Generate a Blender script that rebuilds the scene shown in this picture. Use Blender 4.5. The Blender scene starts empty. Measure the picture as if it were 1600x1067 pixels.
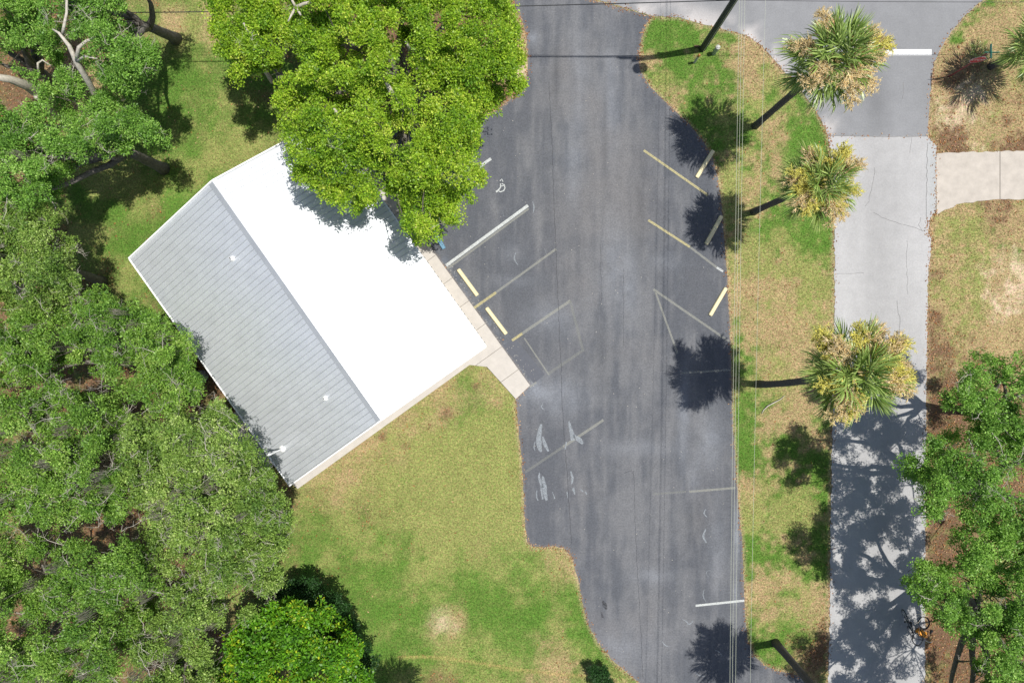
import bpy, bmesh, math, random
import numpy as np
from mathutils import Vector, Matrix
from mathutils.geometry import delaunay_2d_cdt, tessellate_polygon

random.seed(7)
RNG = np.random.default_rng(7)
C = bpy.context.scene.collection
SC = bpy.context.scene
PI = math.pi
S = 0.037            # metres on the ground per photo pixel
H = 39.48            # camera height above the ground

# ---------------------------------------------------------------- camera
cd = bpy.data.cameras.new('camera')
cd.sensor_width = 36.0
cd.lens = 24.0
cd.clip_start = 0.5
cd.clip_end = 3000
cam = bpy.data.objects.new('camera', cd)
C.objects.link(cam)
cam.location = (0, 0, H)
cam.rotation_euler = (0, 0, 0)
SC.camera = cam

# ---------------------------------------------------------------- sky and sun
SUNDIR = Vector((0.300, 0.052, 1.0)).normalized()
elev = math.asin(SUNDIR.z)
azim = math.atan2(SUNDIR.x, SUNDIR.y)
world = bpy.data.worlds.new('World')
SC.world = world
world.use_nodes = True
wn = world.node_tree
for n in list(wn.nodes):
    wn.nodes.remove(n)
wo = wn.nodes.new('ShaderNodeOutputWorld')
wb = wn.nodes.new('ShaderNodeBackground')
ws = wn.nodes.new('ShaderNodeTexSky')
ws.sky_type = 'NISHITA'
ws.sun_disc = False
ws.sun_elevation = elev
ws.sun_rotation = azim
ws.air_density = 1.0
ws.dust_density = 1.6
ws.ozone_density = 1.0
wb.inputs['Strength'].default_value = 0.10
wn.links.new(ws.outputs[0], wb.inputs['Color'])
wn.links.new(wb.outputs[0], wo.inputs['Surface'])
sl = bpy.data.lights.new('sun', 'SUN')
sl.energy = 5.0
sl.angle = math.radians(0.53)
sl.color = (1.0, 0.965, 0.91)
so = bpy.data.objects.new('sun', sl)
C.objects.link(so)
so.rotation_euler = SUNDIR.to_track_quat('Z', 'Y').to_euler()
so.location = (20, 5, 60)
SC.view_settings.view_transform = 'Standard'
SC.view_settings.look = 'None'
SC.view_settings.gamma = 1.0
SC.view_settings.use_curve_mapping = False
SC.view_settings.exposure = 0.12

# ---------------------------------------------------------------- helpers
def W(px, py, z=0.0):
    k = S * (1 - z / H)
    return Vector(((px - 800) * k, -(py - 533.5) * k, z))

def lin(c):
    c = c / 255.0
    return c / 12.92 if c <= 0.04045 else ((c + 0.055) / 1.055) ** 2.4

def alb(r, g, b, k=0.66):
    return (lin(r) * k, lin(g) * k, lin(b) * k)

def hash2(ix, iy, seed):
    h = (ix.astype(np.int64) * 374761393 + iy.astype(np.int64) * 668265263 + seed * 982451653) & 0xffffffff
    h = ((h ^ (h >> 13)) * 1274126177) & 0xffffffff
    h = h ^ (h >> 16)
    return (h & 0xffffff) / float(0xffffff)

def vnoise(x, y, sc, seed=0):
    x = x / sc; y = y / sc
    ix = np.floor(x); iy = np.floor(y)
    fx = x - ix; fy = y - iy
    fx = fx * fx * (3 - 2 * fx); fy = fy * fy * (3 - 2 * fy)
    a = hash2(ix, iy, seed); b = hash2(ix + 1, iy, seed)
    c = hash2(ix, iy + 1, seed); d = hash2(ix + 1, iy + 1, seed)
    return (a * (1 - fx) + b * fx) * (1 - fy) + (c * (1 - fx) + d * fx) * fy

def fbm(x, y, sc, seed=0, octs=4):
    t = 0; amp = 1; tot = 0
    for o in range(octs):
        t = t + amp * vnoise(x, y, sc / (2 ** o), seed + o * 17)
        tot += amp; amp *= 0.55
    return t / tot

def pip(px, py, poly):
    inside = np.zeros(px.shape, bool)
    n = len(poly); j = n - 1
    for i in range(n):
        xi, yi = poly[i]; xj, yj = poly[j]
        if yi != yj:
            c = ((yi > py) != (yj > py)) & (px < (xj - xi) * (py - yi) / (yj - yi) + xi)
            inside ^= c
        j = i
    return inside

def segdist(px, py, pts, closed=False):
    d = np.full(px.shape, 1e9)
    q = list(pts) + ([pts[0]] if closed else [])
    for (ax, ay), (bx, by) in zip(q[:-1], q[1:]):
        vx, vy = bx - ax, by - ay
        L = vx * vx + vy * vy + 1e-9
        t = np.clip(((px - ax) * vx + (py - ay) * vy) / L, 0, 1)
        d = np.minimum(d, np.hypot(px - ax - t * vx, py - ay - t * vy))
    return d

def mesh_np(name, verts, faces, k, cols=None):
    """verts (n,3), faces (m,k)"""
    me = bpy.data.meshes.new(name)
    verts = np.asarray(verts, np.float32); faces = np.asarray(faces, np.int32)
    me.vertices.add(len(verts)); me.vertices.foreach_set('co', verts.ravel())
    me.loops.add(faces.size); me.loops.foreach_set('vertex_index', faces.ravel())
    me.polygons.add(len(faces))
    me.polygons.foreach_set('loop_start', np.arange(0, faces.size, k, dtype=np.int32))
    me.update(calc_edges=True)
    if cols is not None:
        at = me.color_attributes.new('Col', 'FLOAT_COLOR', 'POINT')
        c4 = np.ones((len(verts), 4), np.float32); c4[:, :3] = cols
        at.data.foreach_set('color', c4.ravel())
    return me

def put(name, me, mat, parent=None, smooth=False, kind=None):
    o = bpy.data.objects.new(name, me)
    if mat is not None and len(me.materials) == 0:
        me.materials.append(mat)
    if smooth:
        me.polygons.foreach_set('use_smooth', [True] * len(me.polygons))
    C.objects.link(o)
    if parent is not None:
        o.parent = parent
        if parent.type == 'EMPTY':
            o.matrix_parent_inverse = Matrix.Translation(-parent.location)
    if kind:
        o['kind'] = kind
    return o

def tag(o, label=None, cat=None, group=None, kind=None):
    if label: o['label'] = label
    if cat: o['category'] = cat
    if group: o['group'] = group
    if kind: o['kind'] = kind
    return o

def empty(name, loc, label, cat, group=None):
    o = bpy.data.objects.new(name, None)
    o.empty_display_size = 0.3
    C.objects.link(o); o.location = loc
    return tag(o, label, cat, group)

class MB:
    def __init__(s):
        s.v = []; s.f = []
    def box(s, c, size, axes=None):
        c = Vector(c); n = len(s.v)
        X, Y, Z = axes if axes else (Vector((1, 0, 0)), Vector((0, 1, 0)), Vector((0, 0, 1)))
        for dz in (-.5, .5):
            for dx, dy in ((-.5, -.5), (.5, -.5), (.5, .5), (-.5, .5)):
                s.v.append(c + X * dx * size[0] + Y * dy * size[1] + Z * dz * size[2])
        s.f += [[n + i for i in q] for q in ((3, 2, 1, 0), (4, 5, 6, 7), (0, 1, 5, 4), (1, 2, 6, 5), (2, 3, 7, 6), (3, 0, 4, 7))]
        return s
    def tube(s, pts, radii, sides=8, cap=True):
        pts = [Vector(p) for p in pts]
        if not isinstance(radii, (list, tuple)): radii = [radii] * len(pts)
        n0 = len(s.v); ref = None
        for i, p in enumerate(pts):
            t = (pts[min(i + 1, len(pts) - 1)] - pts[max(i - 1, 0)])
            if t.length < 1e-6: t = Vector((0, 0, 1))
            t.normalize()
            if ref is None:
                ref = Vector((0, 0, 1)) if abs(t.z) < .9 else Vector((1, 0, 0))
            a = (ref - t * ref.dot(t)).normalized(); b = t.cross(a); ref = a
            for k in range(sides):
                w = 2 * PI * k / sides
                s.v.append(p + (a * math.cos(w) + b * math.sin(w)) * radii[i])
        for i in range(len(pts) - 1):
            for k in range(sides):
                a0 = n0 + i * sides + k; a1 = n0 + i * sides + (k + 1) % sides
                s.f.append([a0, a1, a1 + sides, a0 + sides])
        if cap:
            s.f.append([n0 + k for k in range(sides)][::-1])
            e = n0 + (len(pts) - 1) * sides
            s.f.append([e + k for k in range(sides)])
        return s
    def prism(s, poly, z0, z1):
        n = len(s.v); m = len(poly)
        for z in (z0, z1):
            for p in poly: s.v.append(Vector((p[0], p[1], z)))
        s.f.append([n + i for i in range(m)][::-1]); s.f.append([n + m + i for i in range(m)])
        for i in range(m):
            j = (i + 1) % m
            s.f.append([n + i, n + j, n + m + j, n + m + i])
        return s
    def ring(s, c, ax, R, r, segs=24, sides=6):
        c = Vector(c); ax = Vector(ax).normalized()
        a = ax.orthogonal().normalized(); b = ax.cross(a); n0 = len(s.v)
        for i in range(segs):
            w = 2 * PI * i / segs; d = a * math.cos(w) + b * math.sin(w)
            for k in range(sides):
                q = 2 * PI * k / sides
                s.v.append(c + d * (R + r * math.cos(q)) + ax * r * math.sin(q))
        for i in range(segs):
            for k in range(sides):
                i2 = (i + 1) % segs; k2 = (k + 1) % sides
                s.f.append([n0 + i * sides + k, n0 + i2 * sides + k, n0 + i2 * sides + k2, n0 + i * sides + k2])
        return s
    def mesh(s, name='m', bevel=0):
        me = bpy.data.meshes.new(name)
        me.from_pydata([tuple(v) for v in s.v], [], s.f)
        bm = bmesh.new(); bm.from_mesh(me)
        if bevel:
            bmesh.ops.bevel(bm, geom=list(bm.edges), offset=bevel, segments=1, affect='EDGES')
        bmesh.ops.recalc_face_normals(bm, faces=bm.faces)
        bm.to_mesh(me); bm.free()
        return me
    def put(s, name, mat, parent=None, smooth=False, bevel=0, kind=None):
        return put(name, s.mesh(name, bevel), mat, parent, smooth, kind)

# ---------------------------------------------------------------- materials
def mat_base(name):
    m = bpy.data.materials.new(name); m.use_nodes = True
    nt = m.node_tree
    for n in list(nt.nodes): nt.nodes.remove(n)
    out = nt.nodes.new('ShaderNodeOutputMaterial')
    p = nt.nodes.new('ShaderNodeBsdfPrincipled')
    nt.links.new(p.outputs[0], out.inputs['Surface'])
    return m, nt, p, out

def nd(nt, t, **kw):
    n = nt.nodes.new(t)
    for k, v in kw.items(): setattr(n, k, v)
    return n

def coord(nt, scale=(1, 1, 1), obj=True):
    tc = nd(nt, 'ShaderNodeNewGeometry') if not obj else nd(nt, 'ShaderNodeTexCoord')
    mp = nd(nt, 'ShaderNodeMapping'); mp.inputs['Scale'].default_value = scale
    nt.links.new(tc.outputs['Position' if not obj else 'Object'], mp.inputs['Vector'])
    return mp.outputs[0]

def noise(nt, vec, scale, detail=3, rough=0.6):
    n = nd(nt, 'ShaderNodeTexNoise')
    n.inputs['Scale'].default_value = scale; n.inputs['Detail'].default_value = detail
    n.inputs['Roughness'].default_value = rough
    nt.links.new(vec, n.inputs['Vector'])
    return n.outputs['Fac']

def ramp(nt, fac, stops):
    r = nd(nt, 'ShaderNodeValToRGB')
    el = r.color_ramp.elements
    while len(el) < len(stops): el.new(0.5)
    for e, (pos, c) in zip(el, stops):
        e.position = pos
        e.color = (c, c, c, 1) if not isinstance(c, (tuple, list)) else (*c, 1)
    nt.links.new(fac, r.inputs[0])
    return r.outputs[0]

def mul(nt, a, b, fac=1.0, mode='MULTIPLY'):
    m = nd(nt, 'ShaderNodeMix'); m.data_type = 'RGBA'; m.blend_type = mode
    m.inputs[0].default_value = fac
    for sock, val in ((m.inputs[6], a), (m.inputs[7], b)):
        if isinstance(val, tuple): sock.default_value = (*val, 1)
        else: nt.links.new(val, sock)
    return m.outputs[2]

def bump(nt, p, h, strength=0.3, dist=0.02):
    b = nd(nt, 'ShaderNodeBump'); b.inputs['Strength'].default_value = strength
    b.inputs['Distance'].default_value = dist
    nt.links.new(h, b.inputs['Height']); nt.links.new(b.outputs[0], p.inputs['Normal'])

def simple(name, col, rough=0.6, metal=0.0, var=0.15, scale=6, bmp=0.0, spec=0.5):
    m, nt, p, out = mat_base(name)
    v = coord(nt, obj=False)
    f = noise(nt, v, scale, 4)
    c = mul(nt, col, ramp(nt, f, [(0.3, 1 - var), (0.7, 1 + var)]))
    nt.links.new(c, p.inputs['Base Color'])
    p.inputs['Roughness'].default_value = rough; p.inputs['Metallic'].default_value = metal
    p.inputs['Specular IOR Level'].default_value = spec
    if bmp: bump(nt, p, noise(nt, v, scale * 8, 3), bmp)
    return m

def vcol_mat(name, fine, lo, hi, rough=0.95, stretch=(1, 1, 1), bmp=0.4, mid=None, spec=0.2, hue=False):
    m, nt, p, out = mat_base(name)
    a = nd(nt, 'ShaderNodeAttribute'); a.attribute_name = 'Col'
    v = coord(nt, stretch, obj=False)
    f = noise(nt, v, fine, 3, 0.7)
    c = mul(nt, a.outputs['Color'], ramp(nt, f, [(0.3, lo), (0.7, hi)]))
    if mid:
        f2 = noise(nt, v, mid[0], 3, 0.6)
        c = mul(nt, c, ramp(nt, f2, [(0.3, mid[1]), (0.7, mid[2])]))
    if hue:
        f3 = noise(nt, v, 7.5, 4, 0.8)
        c = mul(nt, c, ramp(nt, f3, [(0.34, (0.80, 1.10, 0.75)), (0.5, (1, 1, 1)), (0.66, (1.28, 1.0, 1.18))]))
    nt.links.new(c, p.inputs['Base Color'])
    p.inputs['Roughness'].default_value = rough
    p.inputs['Specular IOR Level'].default_value = spec
    if bmp: bump(nt, p, f, bmp, 0.03)
    return m

def leaf_mat(name, dark, light, extra=None, trans=0.35, rough=0.45, spec=0.4):
    """leaf colour varies from leaf to leaf and clump to clump through attribute Col (r = clump, g = leaf)"""
    m, nt, p, out = mat_base(name)
    a = nd(nt, 'ShaderNodeAttribute'); a.attribute_name = 'Col'
    sp = nd(nt, 'ShaderNodeSeparateColor'); nt.links.new(a.outputs['Color'], sp.inputs[0])
    stops = [(0.1, dark), (0.75, light)]
    if extra: stops.append((0.97, extra))
    c = ramp(nt, sp.outputs[0], stops)
    c = mul(nt, c, ramp(nt, sp.outputs[1], [(0.0, 0.62), (1.0, 1.38)]))
    nt.links.new(c, p.inputs['Base Color'])
    p.inputs['Roughness'].default_value = rough
    p.inputs['Specular IOR Level'].default_value = spec
    tr = nd(nt, 'ShaderNodeBsdfTranslucent'); nt.links.new(c, tr.inputs['Color'])
    mx = nd(nt, 'ShaderNodeMixShader'); mx.inputs[0].default_value = trans
    nt.links.new(p.outputs[0], mx.inputs[1]); nt.links.new(tr.outputs[0], mx.inputs[2])
    nt.links.new(mx.outputs[0], out.inputs['Surface'])
    return m

def paint_mat(name, col, cover=0.5, soft=0.12, scale=22, minv=0.0):
    """worn paint: flakes of paint left on the pavement, bare (transparent) between"""
    m, nt, p, out = mat_base(name)
    v = coord(nt, obj=False)
    f = noise(nt, v, scale, 5, 0.75)
    k = ramp(nt, f, [(max(0, cover - soft), minv), (cover + soft, 1.0)])
    f2 = noise(nt, v, 30, 2)
    nt.links.new(mul(nt, col, ramp(nt, f2, [(0.3, 0.8), (0.7, 1.1)])), p.inputs['Base Color'])
    p.inputs['Roughness'].default_value = 0.8
    tr = nd(nt, 'ShaderNodeBsdfTransparent')
    mx = nd(nt, 'ShaderNodeMixShader')
    nt.links.new(k, mx.inputs[0]); nt.links.new(p.outputs[0], mx.inputs[1]); nt.links.new(tr.outputs[0], mx.inputs[2])
    nt.links.new(mx.outputs[0], out.inputs['Surface'])
    return m

M = {}
M['ground'] = vcol_mat('lawn_ground', 11, 0.48, 1.45, mid=(5, 0.84, 1.15), hue=True)
M['asphalt'] = vcol_mat('sealed_asphalt', 11, 0.80, 1.22, rough=0.85, bmp=0.35, mid=(2.6, 0.95, 1.05), spec=0.3)
M['road'] = vcol_mat('grey_road', 11, 0.92, 1.08, rough=0.9, bmp=0.3, mid=(1.5, 0.95, 1.05))
M['grass'] = None
def grass_mat():
    m, nt, p, out = mat_base('grass_blades')
    a = nd(nt, 'ShaderNodeAttribute'); a.attribute_name = 'Col'
    nt.links.new(a.outputs['Color'], p.inputs['Base Color'])
    p.inputs['Roughness'].default_value = 0.7; p.inputs['Specular IOR Level'].default_value = 0.2
    tr = nd(nt, 'ShaderNodeBsdfTranslucent'); nt.links.new(a.outputs['Color'], tr.inputs['Color'])
    mx = nd(nt, 'ShaderNodeMixShader'); mx.inputs[0].default_value = 0.3
    nt.links.new(p.outputs[0], mx.inputs[1]); nt.links.new(tr.outputs[0], mx.inputs[2])
    nt.links.new(mx.outputs[0], out.inputs['Surface'])
    return m
M['grass'] = grass_mat()
M['litter'] = vcol_mat('dead_leaves', 20, 0.7, 1.3, bmp=0)
M['concrete'] = simple('pale_concrete', alb(216, 209, 199), 0.85, var=0.07, scale=2.5, bmp=0.25)
M['driveway'] = simple('driveway_concrete', alb(205, 196, 184), 0.85, var=0.11, scale=1.8, bmp=0.3)
M['joint'] = simple('joint_dirt', alb(140, 132, 122), 0.95, var=0.2)
M['lime_leaf'] = leaf_mat('lime_leaves', (0.12, 0.27, 0.02), (0.37, 0.55, 0.035), (0.60, 0.67, 0.10), trans=0.45)
M['oak_leaf'] = leaf_mat('oak_leaves', (0.085, 0.20, 0.027), (0.25, 0.43, 0.062), (0.46, 0.60, 0.16), trans=0.4)
M['oak_fresh'] = leaf_mat('fresh_oak_leaves', (0.09, 0.215, 0.03), (0.25, 0.46, 0.07), (0.42, 0.60, 0.15), trans=0.4)
M['olive_leaf'] = leaf_mat('olive_oak_leaves', (0.10, 0.20, 0.032), (0.28, 0.42, 0.078), (0.50, 0.61, 0.20), trans=0.38)
M['gold_leaf'] = leaf_mat('glossy_golden_green_leaves', (0.045, 0.15, 0.012), (0.16, 0.38, 0.02), (0.50, 0.56, 0.03), trans=0.4, rough=0.4, spec=0.35)
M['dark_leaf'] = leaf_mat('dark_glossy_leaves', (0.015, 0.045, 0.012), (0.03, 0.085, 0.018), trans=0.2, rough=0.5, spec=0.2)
M['palm_leaf'] = leaf_mat('palm_leaves', (0.14, 0.24, 0.04), (0.42, 0.53, 0.16), (0.72, 0.76, 0.38), trans=0.3, rough=0.38, spec=0.6)
M['flower_tan'] = leaf_mat('tan_palm_flowers', (0.78, 0.62, 0.32), (0.95, 0.84, 0.55), trans=0.45)
M['flower_yellow'] = leaf_mat('yellow_palm_flowers', (0.66, 0.62, 0.12), (0.95, 0.90, 0.32), trans=0.45)
M['twig'] = simple('brown_grey_twigs', alb(112, 106, 92), 0.95, var=0.3, scale=7)
M['bark'] = simple('grey_oak_bark', alb(135, 128, 120), 0.95, var=0.35, scale=7, bmp=0.8)
M['bark_pale'] = simple('pale_weathered_wood', alb(214, 206, 190), 0.9, var=0.25, scale=9, bmp=0.5)
M['bark_dark'] = simple('dark_bark', alb(105, 95, 86), 0.95, var=0.3, scale=7, bmp=0.8)
M['palm_bark'] = simple('palm_trunk_bark', alb(112, 106, 104), 0.95, var=0.3, scale=14, bmp=0.9)
M['moss'] = simple('grey_moss', alb(196, 190, 166), 0.95, var=0.25, scale=5)
M['stop'] = simple('cream_painted_concrete', alb(246, 232, 186, .72), 0.8, var=0.10, scale=12, bmp=0.3)
M['stop_blue'] = simple('blue_painted_concrete', alb(120, 165, 190), 0.8, var=0.2, scale=12, bmp=0.3)
M['iron'] = simple('rusty_iron', alb(110, 85, 60), 0.7, 0.3)
M['white_paint'] = simple('white_trim_paint', (0.78, 0.78, 0.76), 0.5, var=0.05)
M['wall'] = simple('cream_wall_stucco', alb(225, 215, 195), 0.9, var=0.06, scale=4, bmp=0.3)
M['black'] = simple('black_rubber', (0.02, 0.02, 0.022), 0.6)
M['dark_metal'] = simple('dark_bicycle_paint', (0.03, 0.045, 0.055), 0.3, 0.4)
M['chrome'] = simple('chrome', (0.6, 0.6, 0.6), 0.25, 1.0, var=0.05)
M['orange'] = simple('orange_cloth', (0.75, 0.30, 0.02), 0.6, var=0.25, scale=10)
M['pole'] = simple('greenish_grey_pole', alb(92, 98, 94), 0.85, var=0.25, scale=10, bmp=0.4)
M['conduit'] = simple('dark_cable_guard', (0.02, 0.03, 0.03), 0.6)
M['tank'] = simple('transformer_paint', alb(150, 155, 155), 0.5, 0.3)
M['wire'] = simple('aluminium_wire', (0.55, 0.57, 0.45), 0.5, 0.3, var=0.05)
M['cable'] = simple('black_cable', (0.03, 0.03, 0.032), 0.6)
M['green_cabinet'] = simple('pale_green_pedestal', alb(185, 200, 165), 0.6)
M['marker'] = simple('white_marker_post', alb(215, 215, 205), 0.6)
M['marker_cap'] = simple('orange_marker_cap', alb(190, 130, 70), 0.6)
M['sign_green'] = simple('green_sign', (0.02, 0.22, 0.16), 0.35, 0.2)
M['sign_red'] = simple('red_sign', (0.48, 0.02, 0.05), 0.35, 0.1)
M['sign_white'] = simple('white_sign', (0.75, 0.75, 0.75), 0.4)
M['red_post'] = simple('reddish_post', alb(150, 70, 80), 0.6, 0.2)
M['stone'] = simple('lavender_grey_stone', alb(165, 160, 168), 0.9, var=0.25, scale=5, bmp=0.5)

def metal_roof():
    m, nt, p, out = mat_base('galvalume_roof')
    v = coord(nt, obj=False)
    f = noise(nt, v, 1.2, 4, 0.6)
    c = mul(nt, (0.715, 0.74, 0.765), ramp(nt, f, [(0.3, 0.95), (0.7, 1.04)]))
    # grime gathered in the lap beside every rib
    tc = nd(nt, 'ShaderNodeTexCoord'); sx = nd(nt, 'ShaderNodeSeparateXYZ'); nt.links.new(tc.outputs['Object'], sx.inputs[0])
    mo_ = nd(nt, 'ShaderNodeMath', operation='MODULO'); nt.links.new(sx.outputs[0], mo_.inputs[0]); mo_.inputs[1].default_value = 14.71 / 48
    c = mul(nt, c, ramp(nt, mo_.outputs[0], [(0.0, 0.76), (0.052, 0.78), (0.062, 1.0), (0.295, 1.0), (0.303, 0.88)]))
    nt.links.new(c, p.inputs['Base Color'])
    r = ramp(nt, noise(nt, v, 2.3, 4), [(0.3, 0.40), (0.7, 0.47)])
    nt.links.new(r, p.inputs['Roughness'])
    p.inputs['Metallic'].default_value = 0.62
    return m
M['roof'] = metal_roof()

PW = alb(225, 228, 225)
M['line_yellow'] = paint_mat('yellow_line_paint', alb(226, 214, 158), 0.60, 0.16, minv=.2)
M['line_white'] = paint_mat('white_line_paint', alb(222, 226, 222), 0.62, 0.14)
M['line_faded'] = paint_mat('faded_line_paint', alb(206, 206, 192), 0.60, 0.30, minv=0.45)
M['line_ghost'] = paint_mat('nearly_gone_line_paint', alb(176, 178, 170), 0.52, 0.32, minv=0.45)
M['stopbar'] = paint_mat('stop_bar_paint', alb(248, 248, 246), 0.78, 0.06)
M['scuff'] = paint_mat('white_scuff', alb(186, 194, 200), 0.52, 0.22, 18)
M['crack'] = paint_mat('crack_dark', (0.22, 0.215, 0.21), 0.52, 0.25, 12)
M['crack_lot'] = paint_mat('seam_dark', (0.06, 0.062, 0.07), 0.52, 0.25, 6, minv=.2)

# ---------------------------------------------------------------- plan outlines (photo pixels on the ground)
LOT = [(700,-60),(790,-60),(800,-10),(804,8),(812,24),(819,42),(823,62),(825,90),(823,120),(816,142),(800,154),(778,172),(740,190),(690,200),(600,200),(527,185),
       (828,602),(806,623),(809,660),(813,700),(817,740),(819,800),(824,846),(832,854),(850,855),(868,853),(884,858),(894,872),(902,900),(910,940),(918,972),(934,1004),(958,1032),(985,1055),(1010,1076),(1050,1130),(1300,1130),
       (1292,1080),(1272,1066),(1250,1056),(1222,1049),(1196,1040),(1178,1024),(1168,1000),(1164,960),(1162,900),(1160,850),(1155,800),(1149,720),(1144,640),(1142,560),(1140,500),(1137,450),(1134,400),(1130,350),(1126,310),(1121,275),(1113,245),(1100,222),(1075,192),(1045,165),(1016,136),(1000,110),(998,88),(1002,60),(1010,38),(1019,27),(985,17),(945,5),(880,-10),(820,-60)]
ROAD_TOP = [(640,-220),(1900,-220),(1900,-60),(1610,-60),(1535,2),(1510,22),(1490,46),(1470,76),(1459,100),(1455,130),(1452,175),(1450,213),(1294,213),(1290,200),(1276,176),(1256,148),(1236,122),(1218,104),(1205,88),(1190,71),(1165,55),(1130,46),(1095,37),(1060,27),(1019,25),(985,15),(945,3),(880,-12),(800,-40),(640,-45)]
ROAD_DOWN = [(1294,213),(1450,213),(1463,228),(1463,262),(1462,300),(1462,330),(1452,345),(1450,362),(1455,372),(1454,392),(1450,420),(1449,470),(1448,540),(1447,620),(1447,700),(1446,800),(1446,900),(1445,1000),(1446,1200),(1292,1200),(1294,1120),(1294,1067),(1296,1000),(1297,900),(1298,800),(1300,700),(1301,640),(1303,560),(1304,500),(1304,420),(1303,345),(1302,300),(1299,250),(1296,225)]
DRIVE = [(1463,240),(1470,240),(1510,238),(1600,236),(1900,232),(1900,308),(1600,311),(1545,313),(1502,318),(1476,328),(1463,336)]
WALK = [(527,185),(828,602),(806,623),(761,573),(734,570),(466,763),(440,740),(400,300)]

def rough_edge(poly, amp=1.6, step=5, seed=0, skip=()):
    """subdivide an outline and let it wander a little, as a worn pavement edge does"""
    out = []
    r = random.Random(seed)
    n = len(poly)
    for i in range(n):
        a = poly[i]; b = poly[(i + 1) % n]
        L = math.hypot(b[0]-a[0], b[1]-a[1])
        m = max(1, min(400, int(L / step)))
        for k in range(m):
            t = k / m
            x = a[0] + (b[0]-a[0]) * t; y = a[1] + (b[1]-a[1]) * t
            if k > 0 and i not in skip:
                x += r.uniform(-amp, amp); y += r.uniform(-amp, amp)
            out.append((x, y))
    return out

LOT_R = rough_edge(LOT, 0.9, 5, 1, skip=(15, 16))
ROAD_TOP_R = rough_edge(ROAD_TOP, 1.0, 5, 2, skip=(0, 1, 11))
ROAD_DOWN_R = rough_edge(ROAD_DOWN, 1.3, 5, 3, skip=(0, 18))
DRIVE_R = rough_edge(DRIVE, 1.2, 6, 4, skip=(10,))

def sheet(name, poly, z, step, colfn, mat, parent=None):
    """flat sheet with inner grid points carrying a colour per vertex"""
    xs = [p[0] for p in poly]; ys = [p[1] for p in poly]
    gx = np.arange(min(xs) + step * .5, max(xs), step); gy = np.arange(min(ys) + step * .5, max(ys), step)
    X, Y = np.meshgrid(gx, gy); X = X.ravel(); Y = Y.ravel()
    k = pip(X, Y, poly) & (segdist(X, Y, poly, True) > step * .4)
    X = X[k]; Y = Y[k]
    pts = [Vector((p[0], p[1])) for p in poly] + [Vector((float(a), float(b))) for a, b in zip(X, Y)]
    n = len(poly)
    edges = [(i, (i + 1) % n) for i in range(n)]
    v, e, f, _, _, _ = delaunay_2d_cdt(pts, edges, [list(range(n))], 1, 1e-5)
    px = np.array([q[0] for q in v]); py = np.array([q[1] for q in v])
    co = np.stack([(px - 800) * S, -(py - 533.5) * S, np.full(len(px), z)], 1)
    tri = np.array([list(t)[::-1] for t in f if len(t) == 3], np.int32)
    me = mesh_np(name, co, tri, 3, colfn(px, py))
    me.validate()
    o = put(name, me, mat, parent)
    # make sure it faces up
    if me.polygons[0].normal.z < 0: me.flip_normals()
    return o

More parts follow.
